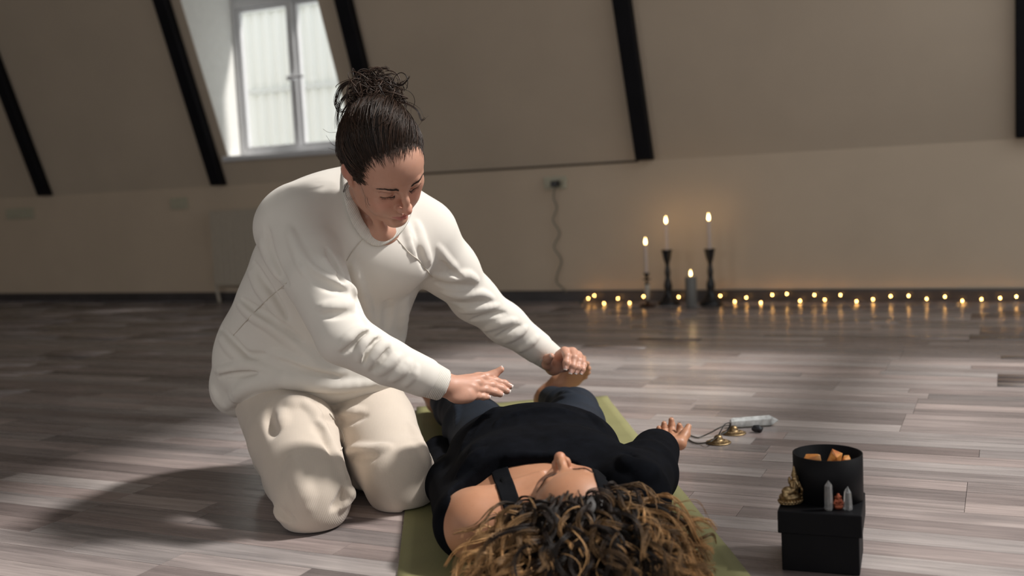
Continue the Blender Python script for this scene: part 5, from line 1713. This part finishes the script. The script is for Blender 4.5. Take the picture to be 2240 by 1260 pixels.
# foot turned out, toes up
def foot(an, heel, ball, tips, mid, h=0.0028):
    c = (heel+ball)/2
    F = Field(c-0.2, c+0.2, h)
    F.cone(an+np.array([0, -0.0, 0.0]), heel, 0.030, 0.030, 0.02)
    F.cone(an, mid, 0.033, 0.030, 0.02); F.cone(heel, mid, 0.028, 0.026, 0.02)
    n = len(tips)
    for i, t in enumerate(tips):
        m = ball[i] if isinstance(ball, list) else ball
        F.cone(mid, m, 0.024, 0.016 if i == 0 else 0.0135, 0.02)
        F.chain([m, m*0.45+t*0.55+np.array([0, 0, 0.003]), t], (0.0135 if i == 0 else 0.0105, 0.0118 if i == 0 else 0.0088, 0.0115 if i == 0 else 0.0085), 0.006)
    return F.mesh(1)
tipsB = [P(1274, 785, 3.13), P(1284, 796, 3.14), P(1287, 806, 3.15), P(1286, 815, 3.16), P(1280, 824, 3.17)]
ballB = [P(1252, 803, 3.15), P(1262, 811, 3.16), P(1266, 819, 3.17), P(1266, 826, 3.18), P(1260, 834, 3.19)]
def footB():
    heel = P(1191, 874, 3.24); mid = P(1226, 840, 3.185); c = mid
    F = Field(c-0.16, c+0.16, 0.0026)
    F.cone(anB, heel, 0.031, 0.030, 0.02); F.cone(anB, mid, 0.034, 0.030, 0.02); F.cone(heel, mid, 0.028, 0.025, 0.02)
    for i, (m, t) in enumerate(zip(ballB, tipsB)):
        F.cone(mid, m, 0.024, 0.017 if i == 0 else 0.0135, 0.016)
        F.chain([m, m*0.45+t*0.55+np.array([0, 0, 0.003]), t], (0.0140, 0.0118, 0.0118) if i == 0 else (0.0110, 0.0088, 0.0086), 0.005)
    return F.mesh(1)
def footA():
    heel = P(955, 880, 3.26); mid = P(936, 846, 3.22)
    F = Field(mid-0.17, mid+0.17, 0.0036)
    F.cone(anA, heel, 0.031, 0.030, 0.02); F.cone(anA, mid, 0.034, 0.030, 0.02); F.cone(heel, mid, 0.028, 0.025, 0.02)
    for i in range(5):
        m = P(918-3.0*i, 818+5*i, 3.19+0.012*i); t = P(903-3.5*i, 802+7*i, 3.17+0.014*i)
        F.cone(mid, m, 0.024, 0.017 if i == 0 else 0.0135, 0.016)
        F.chain([m, t], (0.0140, 0.0118) if i == 0 else (0.0110, 0.0086), 0.005)
    return F.mesh(1)
# open hand, palm up, fingers curling
def handB():
    up = np.array([0, 0, 1.0])
    mcp = [P(1487, 957, 2.640), P(1470, 958, 2.652), P(1455, 959, 2.655), P(1442, 962, 2.652)]
    pip = [P(1488, 947, 2.668), P(1470, 944, 2.690), P(1454, 947, 2.690), P(1440, 952, 2.678)]
    dip = [P(1487, 938, 2.674), P(1469.5, 930, 2.700), P(1453, 935, 2.698), P(1440, 943, 2.684)]
    tip = [P(1486, 931, 2.672), P(1468.5, 919, 2.700), P(1452.5, 927, 2.698), P(1441, 936.5, 2.684)]
    wr = wsB
    F = Field(P(1470, 955, 2.63)-0.13, P(1470, 955, 2.63)+0.13, 0.0018)
    F.cone(wr-MV*0.05, wr, 0.025, 0.023, 0.01)
    for m, r in zip(mcp, (0.0125, 0.0125, 0.012, 0.0115)): F.cone(wr+(m-wr)*0.2, m, 0.0175, r, 0.01)
    for m, p, d, t, r in zip(mcp, pip, dip, tip, (0.0090, 0.0092, 0.0088, 0.0079)): finger(F, [m, p, d, t], r*1.1, r*0.78)
    th = [wr+np.array([0, 0, 0.004])+MU*0.012, P(1487, 970, 2.600), P(1499, 950, 2.628), P(1506, 933, 2.645)]
    F.chain(th, (0.019, 0.0150, 0.0112, 0.0076), 0.009)
    bk = -unit(CAM-P(1470, 940, 2.65))
    nl = [nail(t, d, bk+0.1*up, r) for t, d, r in zip(tip, dip, (0.0070, 0.0072, 0.0069, 0.0062))]
    nl.append(nail(th[3], th[2], MU+0.3*bk, 0.0072))
    return F.mesh(1), nl
fB, fA = footB(), footA()
hB, lnails = handB()
flat = lambda c: (lambda V: np.repeat(np.array(c)[None], len(V), 0))
FTC = (0.42, 0.22, 0.13); HDC = (0.55, 0.29, 0.20)
lme = fuse('body', [(lV, lQ, lt0), (xV, xQ, flat(SKIN_L)), (*fB, flat(FTC)), (*fA, flat(FTC)), (*hB, flat(HDC))])
lbody = wlink('body', lme, M_skin, lying)
for a, b in lnails:
    wlink('fingernail', pydata('fingernail', *a, True), M_nail, lbody)
    wlink('nail_tip', pydata('nail_tip', *b, True), M_nailtip, lbody)
brows_lashes(FL, LW, HO, HA, lbody, DKB*1.2, True, 1.0, 5)

# ---- leggings
M_legging = simple('navy_legging_jersey', (0.0075, 0.0125, 0.022, 1), 0.7, var=0.2, vscale=14, bump=0.1, bscale=700, spec=0.25)
FG = Field(*span([anA, anB, hpA, hpB, knA, knB, B(0.15, 0.4, 0), B(-0.15, 0.4, 0)], (0.12, 0.12, 0.03), (0.12, 0.12, 0.16)), 0.005)
FG.ell(B(0, 0.48, 0.092), (0.168, 0.17, 0.088), BA, 0.04)
for hp, kn, an in ((hpA, knA, anA), (hpB, knB, anB)):
    q = np.array([hp[0], hp[1], 0.088])
    FG.chain([q, kn*0.5+q*0.5, kn], (0.086, 0.076, 0.062), 0.03)
    e = kn+(an-kn)*0.86
    FG.chain([kn, kn+(an-kn)*0.35-np.array([0, 0, 0.006]), e], (0.060, 0.055, 0.040), 0.02)
for hp, kn, an in ((hpA, knA, anA), (hpB, knB, anB)):
    e = kn+(an-kn)*0.86; d_ = unit(an-kn)
    FG.cone(e+d_*0.022, e+d_*0.10, 0.046, 0.046, 0.004, 'sub')
FG.slab((0, 0, 0.0055), (0, 0, -1), 0.006)
FG.fold([(990, 885), (1000, 900), (998, 930)], 0.008, 0.004); FG.fold([(1205, 865), (1235, 858), (1262, 862)], 0.008, 0.004)
lg = wlink('leggings', field_mesh('leggings', FG, 2)[0], M_legging, lying)
tag(lg, 'dark navy leggings')

# ---- black tank top seen as two straps and a band under the sweater
M_tank = simple('black_tank_jersey', (0.003, 0.0035, 0.005, 1), 0.85, var=0.15, bump=0.1, bscale=600, spec=0.1)
def patch_on(F, quad, nu, nv, lift, name, mat, parent):
    """cloth band over the sculpted skin between four pixels (a b / d c)"""
    a, b, c, d = [np.array(q, float) for q in quad]
    top, bot, last = [], [], None
    for j in range(nv+1):
        for i in range(nu+1):
            s_, t_ = i/nu, j/nv
            p = (a*(1-s_)+b*s_)*(1-t_)+(d*(1-s_)+c*s_)*t_
            h_ = F.hit(*p)
            last = h_ if h_ is not None else last
            g = F.grad(last[None], 0.004)[0]
            top.append(last+g*lift); bot.append(last-g*0.002)
    V = np.array(top+bot); n = (nu+1)*(nv+1); Fc = []
    for j in range(nv):
        for i in range(nu):
            k = j*(nu+1)+i; Fc.append((k, k+1, k+nu+2, k+nu+1)); Fc.append((n+k, n+k+nu+1, n+k+nu+2, n+k+1))
    ring = list(range(nu+1))+[j*(nu+1)+nu for j in range(1, nv+1)]+[nv*(nu+1)+i for i in range(nu-1, -1, -1)]+[j*(nu+1) for j in range(nv-1, 0, -1)]
    for p, q in zip(ring, ring[1:]+ring[:1]): Fc.append((p, q, n+q, n+p))
    bm = bmesh.new(); m = pydata(name, V, Fc); bm.from_mesh(m); bpy.data.meshes.remove(m)
    return wlink(name, bm_mesh(bm, name, True), mat, parent)
tank = patch_on(FL, [(1058, 985), (1098, 985), (1142, 1110), (1104, 1120)], 10, 26, 0.004, 'tank_top_strap', M_tank, lying)
patch_on(FL, [(1290, 1010), (1332, 1010), (1340, 1120), (1322, 1120)], 8, 24, 0.0028, 'tank_top_strap', M_tank, lying)

# ---- black wrap sweater
M_black = NT('black_wool_knit')
_n = M_black.noise(500, 3, 0.7, M_black.coord()); _n2 = M_black.noise(30, 3, 0.6, M_black.coord())
_r = M_black.ramp(_n2.outputs['Fac'], [(0.3, (0.0020, 0.0023, 0.0034, 1)), (0.7, (0.0042, 0.0050, 0.0075, 1))])
M_black.link(_r.outputs['Color'], M_black.b.inputs['Base Color']); M_black.b.inputs['Roughness'].default_value = 0.95
M_black.b.inputs['Specular IOR Level'].default_value = 0.06; M_black.b.inputs['Sheen Weight'].default_value = 0.0; M_black.b.inputs['Sheen Tint'].default_value = (0.5, 0.55, 0.7, 1)
M_black.bump(_n.outputs['Fac'], 0.35, 0.0015); M_black = M_black.m
FW_ = Field(*span([B(-0.24, -0.08, 0), B(0.24, -0.08, 0), B(0.22, 0.55, 0), B(-0.22, 0.55, 0), elA, elB, wsA, wsB], (0.08, 0.08, 0.03), (0.08, 0.08, 0.26)), 0.0040)
FW_.ell(B(0, 0.12, 0.090), (0.178, 0.17, 0.088), BA, 0.03)
for e in (-1, 1): FW_.ell(B(e*0.082, 0.19, 0.122), (0.088, 0.09, 0.068), BA, 0.05)
FW_.ell(B(0, 0.30, 0.098), (0.182, 0.19, 0.096), BA, 0.05)
FW_.ell(B(0, 0.42, 0.104), (0.190, 0.13, 0.104), BA, 0.05)
FW_.ell(B(-0.148, 0.03, 0.076), (0.064, 0.074, 0.068), BA, 0.03)
FW_.ell(P(1384, 1086, 1.945), (0.062, 0.080, 0.066), BA, 0.03)
FW_.chain([P(1384, 1086, 1.945), elB+[0, 0, 0.012], wsB+[0, 0, 0.010]-MV*0.01], (0.066, 0.064, 0.051), 0.03)
FW_.chain([B(-0.158, 0.03, 0.074), elA+[0, 0, 0.002], wsA+[0, 0, 0.004], wsA+MV*0.075], (0.062, 0.046, 0.042, 0.040), 0.03)
FW_.ell(B(0.135, 0.10, 0.098), (0.065, 0.10, 0.068), BA, 0.05)
# neckline and hem cuts
def plan(px, py, z):
    q = PZ(px, py, z)-OB; return (float(q@MU), float(q@MV))
neck = [(-0.150, -0.12), (-0.182, -0.04), (-0.188, 0.03), (-0.180, 0.075), (-0.160, 0.098), (-0.135, 0.106), (-0.109, 0.110), (-0.083, 0.114), (0.004, 0.100), (0.054, 0.062), (0.077, -0.04), (0.092, -0.11), (0.105, -0.19), (0.14, -0.30), (-0.12, -0.30)]
FW_.prism(neck, -0.1, 0.4, 0.006, 'sub', MU[:2], OB[:2])
FW_.prism([(-0.172, 0.512), (0.50, 0.512), (0.50, 0.9), (-0.172, 0.9)], -0.1, 0.4, 0.01, 'sub', MU[:2], OB[:2])
FW_.cone(wsB+MV*0.024+[0, 0, 0.012], wsB+MV*0.10+[0, 0, 0.012], 0.060, 0.060, 0.006, 'sub')
# hollow cuff
FW_.cone(wsB-MV*0.02+[0, 0, 0.010], wsB+MV*0.04+[0, 0, 0.012], 0.036, 0.044, 0.006, 'sub')
for pix, r, rise in (([(1075, 1003), (1077, 965), (1086, 928), (1110, 912), (1140, 903)], 0.006, 0.0045),
                     ([(1010, 985), (1035, 945), (1060, 915), (1090, 893)], 0.010, 0.006),
                     ([(1030, 1000), (1050, 960), (1072, 925)], 0.010, 0.006),
                     ([(1020, 960), (1045, 920), (1075, 898)], 0.007, -0.005),
                     ([(1005, 1040), (1030, 1010), (1055, 985)], 0.010, 0.006),
                     ([(1130, 905), (1190, 897), (1250, 902)], 0.010, 0.004),
                     ([(1290, 905), (1315, 935), (1328, 965)], 0.010, 0.005),
                     ([(1360, 1000), (1385, 1020), (1420, 1020)], 0.012, 0.007),
                     ([(1372, 990), (1400, 1005), (1440, 1000)], 0.008, -0.006),
                     ([(1400, 1045), (1430, 1030), (1460, 1010)], 0.012, 0.006),
                     ([(1100, 1003), (1150, 999), (1205, 999)], 0.006, 0.003)):
    FW_.fold(pix, r, rise)
FW_.slab((0, 0, 0.0055), (0, 0, -1), 0.006)
sw = wlink('sweater', field_mesh('sweater', FW_, 2)[0], M_black, lying)
tag(sw, 'black knitted wrap sweater slipped off one shoulder')

# ---- curly hair
FC2 = Field(HO-0.16, HO+0.16, 0.0032)
FC2.ell(HO+HA @ np.array([0, -0.014, 0.036]), (0.083, 0.098, 0.090), HA, 0.01)
FC2.ell(HO+HA @ np.array([0, 0.104, -0.024]), (0.073, 0.070, 0.098), HA, 0.012, 'sub')
FC2.slab((0, 0, 0.012), (0, 0, -1), 0.01)
cme, cV = field_mesh('hair', FC2, 2, lambda V: np.repeat(np.array([[0.016, 0.0105, 0.008]]), len(V), 0))
lhair = wlink('hair', cme, M_hair, lying)
tag(lhair, 'curly dark hair with blond ends spread on the mat')
rng = np.random.default_rng(21)
paths, rads, cols = [], [], []
Lc = (cV-HO) @ HA
ok = np.where((Lc[:, 2] > -0.03) & (cV[:, 2] > 0.03))[0]
def clump(root, end, lift, R, turns, blond, k, rad):
    """a lock: several hairs wound along one spiral"""
    n = 36; t = np.linspace(0, 1, n)
    mid = (root+end)/2+np.array([0, 0, lift])
    base = ((1-t)**2)[:, None]*root+(2*t*(1-t))[:, None]*mid+(t**2)[:, None]*end
    T = np.gradient(base, axis=0); T /= np.linalg.norm(T, axis=1, keepdims=True)+1e-9
    S = np.cross(T, np.array([0, 0, 1.0])); S /= np.linalg.norm(S, axis=1, keepdims=True)+1e-9; U = np.cross(S, T)
    ph = rng.uniform(0, 6.28); sg = rng.choice((-1, 1))
    dark = np.array([0.015, 0.0090, 0.0065])*rng.uniform(0.6, 1.5); lite = np.array([0.50, 0.285, 0.125])*rng.uniform(0.4, 1.4)
    for q in range(k):
        w = sg*turns*6.28*t**1.15+ph+rng.normal(0, 0.18); env = R*np.minimum(1, t*2.2)*(1+rng.normal(0, 0.12))
        j = rng.normal(size=3)*0.0013
        pth = base+S*(np.cos(w)*env)[:, None]+U*(np.sin(w)*env)[:, None]*0.85+j*(0.4+t)[:, None]
        pth[:, 2] = np.maximum(pth[:, 2], 0.008)
        f = np.clip((t-(1-blond))/0.45+rng.normal(0, 0.05), 0, 1)[:, None]
        paths.append(pth); rads.append(rad*rng.uniform(0.6, 1.2)*np.sin(np.pi*np.clip(t*0.93+0.05, 0, 1))**0.4); cols.append((dark*(1-f)+lite*f)*rng.uniform(0.75, 1.25))
nb = 0
for i in range(720):
    r0 = cV[rng.choice(ok)]
    d_ = r0-HO; pl = np.array([d_@MU, d_@MV])
    if pl[1] > 0.05: continue
    ang = math.atan2(pl[1], pl[0])+rng.normal(0, 0.3)
    L = rng.uniform(0.09, 0.205)
    top = (r0[2]-0.03)/0.2
    dirv = unit(MU*math.cos(ang)+MV*min(math.sin(ang), -0.08))
    end = r0+dirv*L*(0.6+0.4*top); end[2] = max(0.014, r0[2]-rng.uniform(0.04, 0.15))
    side = abs(math.cos(ang))
    bl = float(np.clip(rng.normal(0.12+0.60*side**1.5+0.12*(1-top), 0.2), 0.0, 0.95))
    clump(r0, end, rng.uniform(0.012, 0.045), rng.uniform(0.008, 0.018), rng.uniform(1.1, 2.5), bl, int(rng.integers(7, 13)), 0.00085)
    if rng.random() < 0.22: clump(r0, end+rng.normal(size=3)*0.02, 0.04, rng.uniform(0.008, 0.016), rng.uniform(1.5, 3.5), 0.85, 2, 0.0007)
hs = strands_mesh('curls', paths, rads, cols, 4)
wlink('curls', hs, M_hair, lhair)
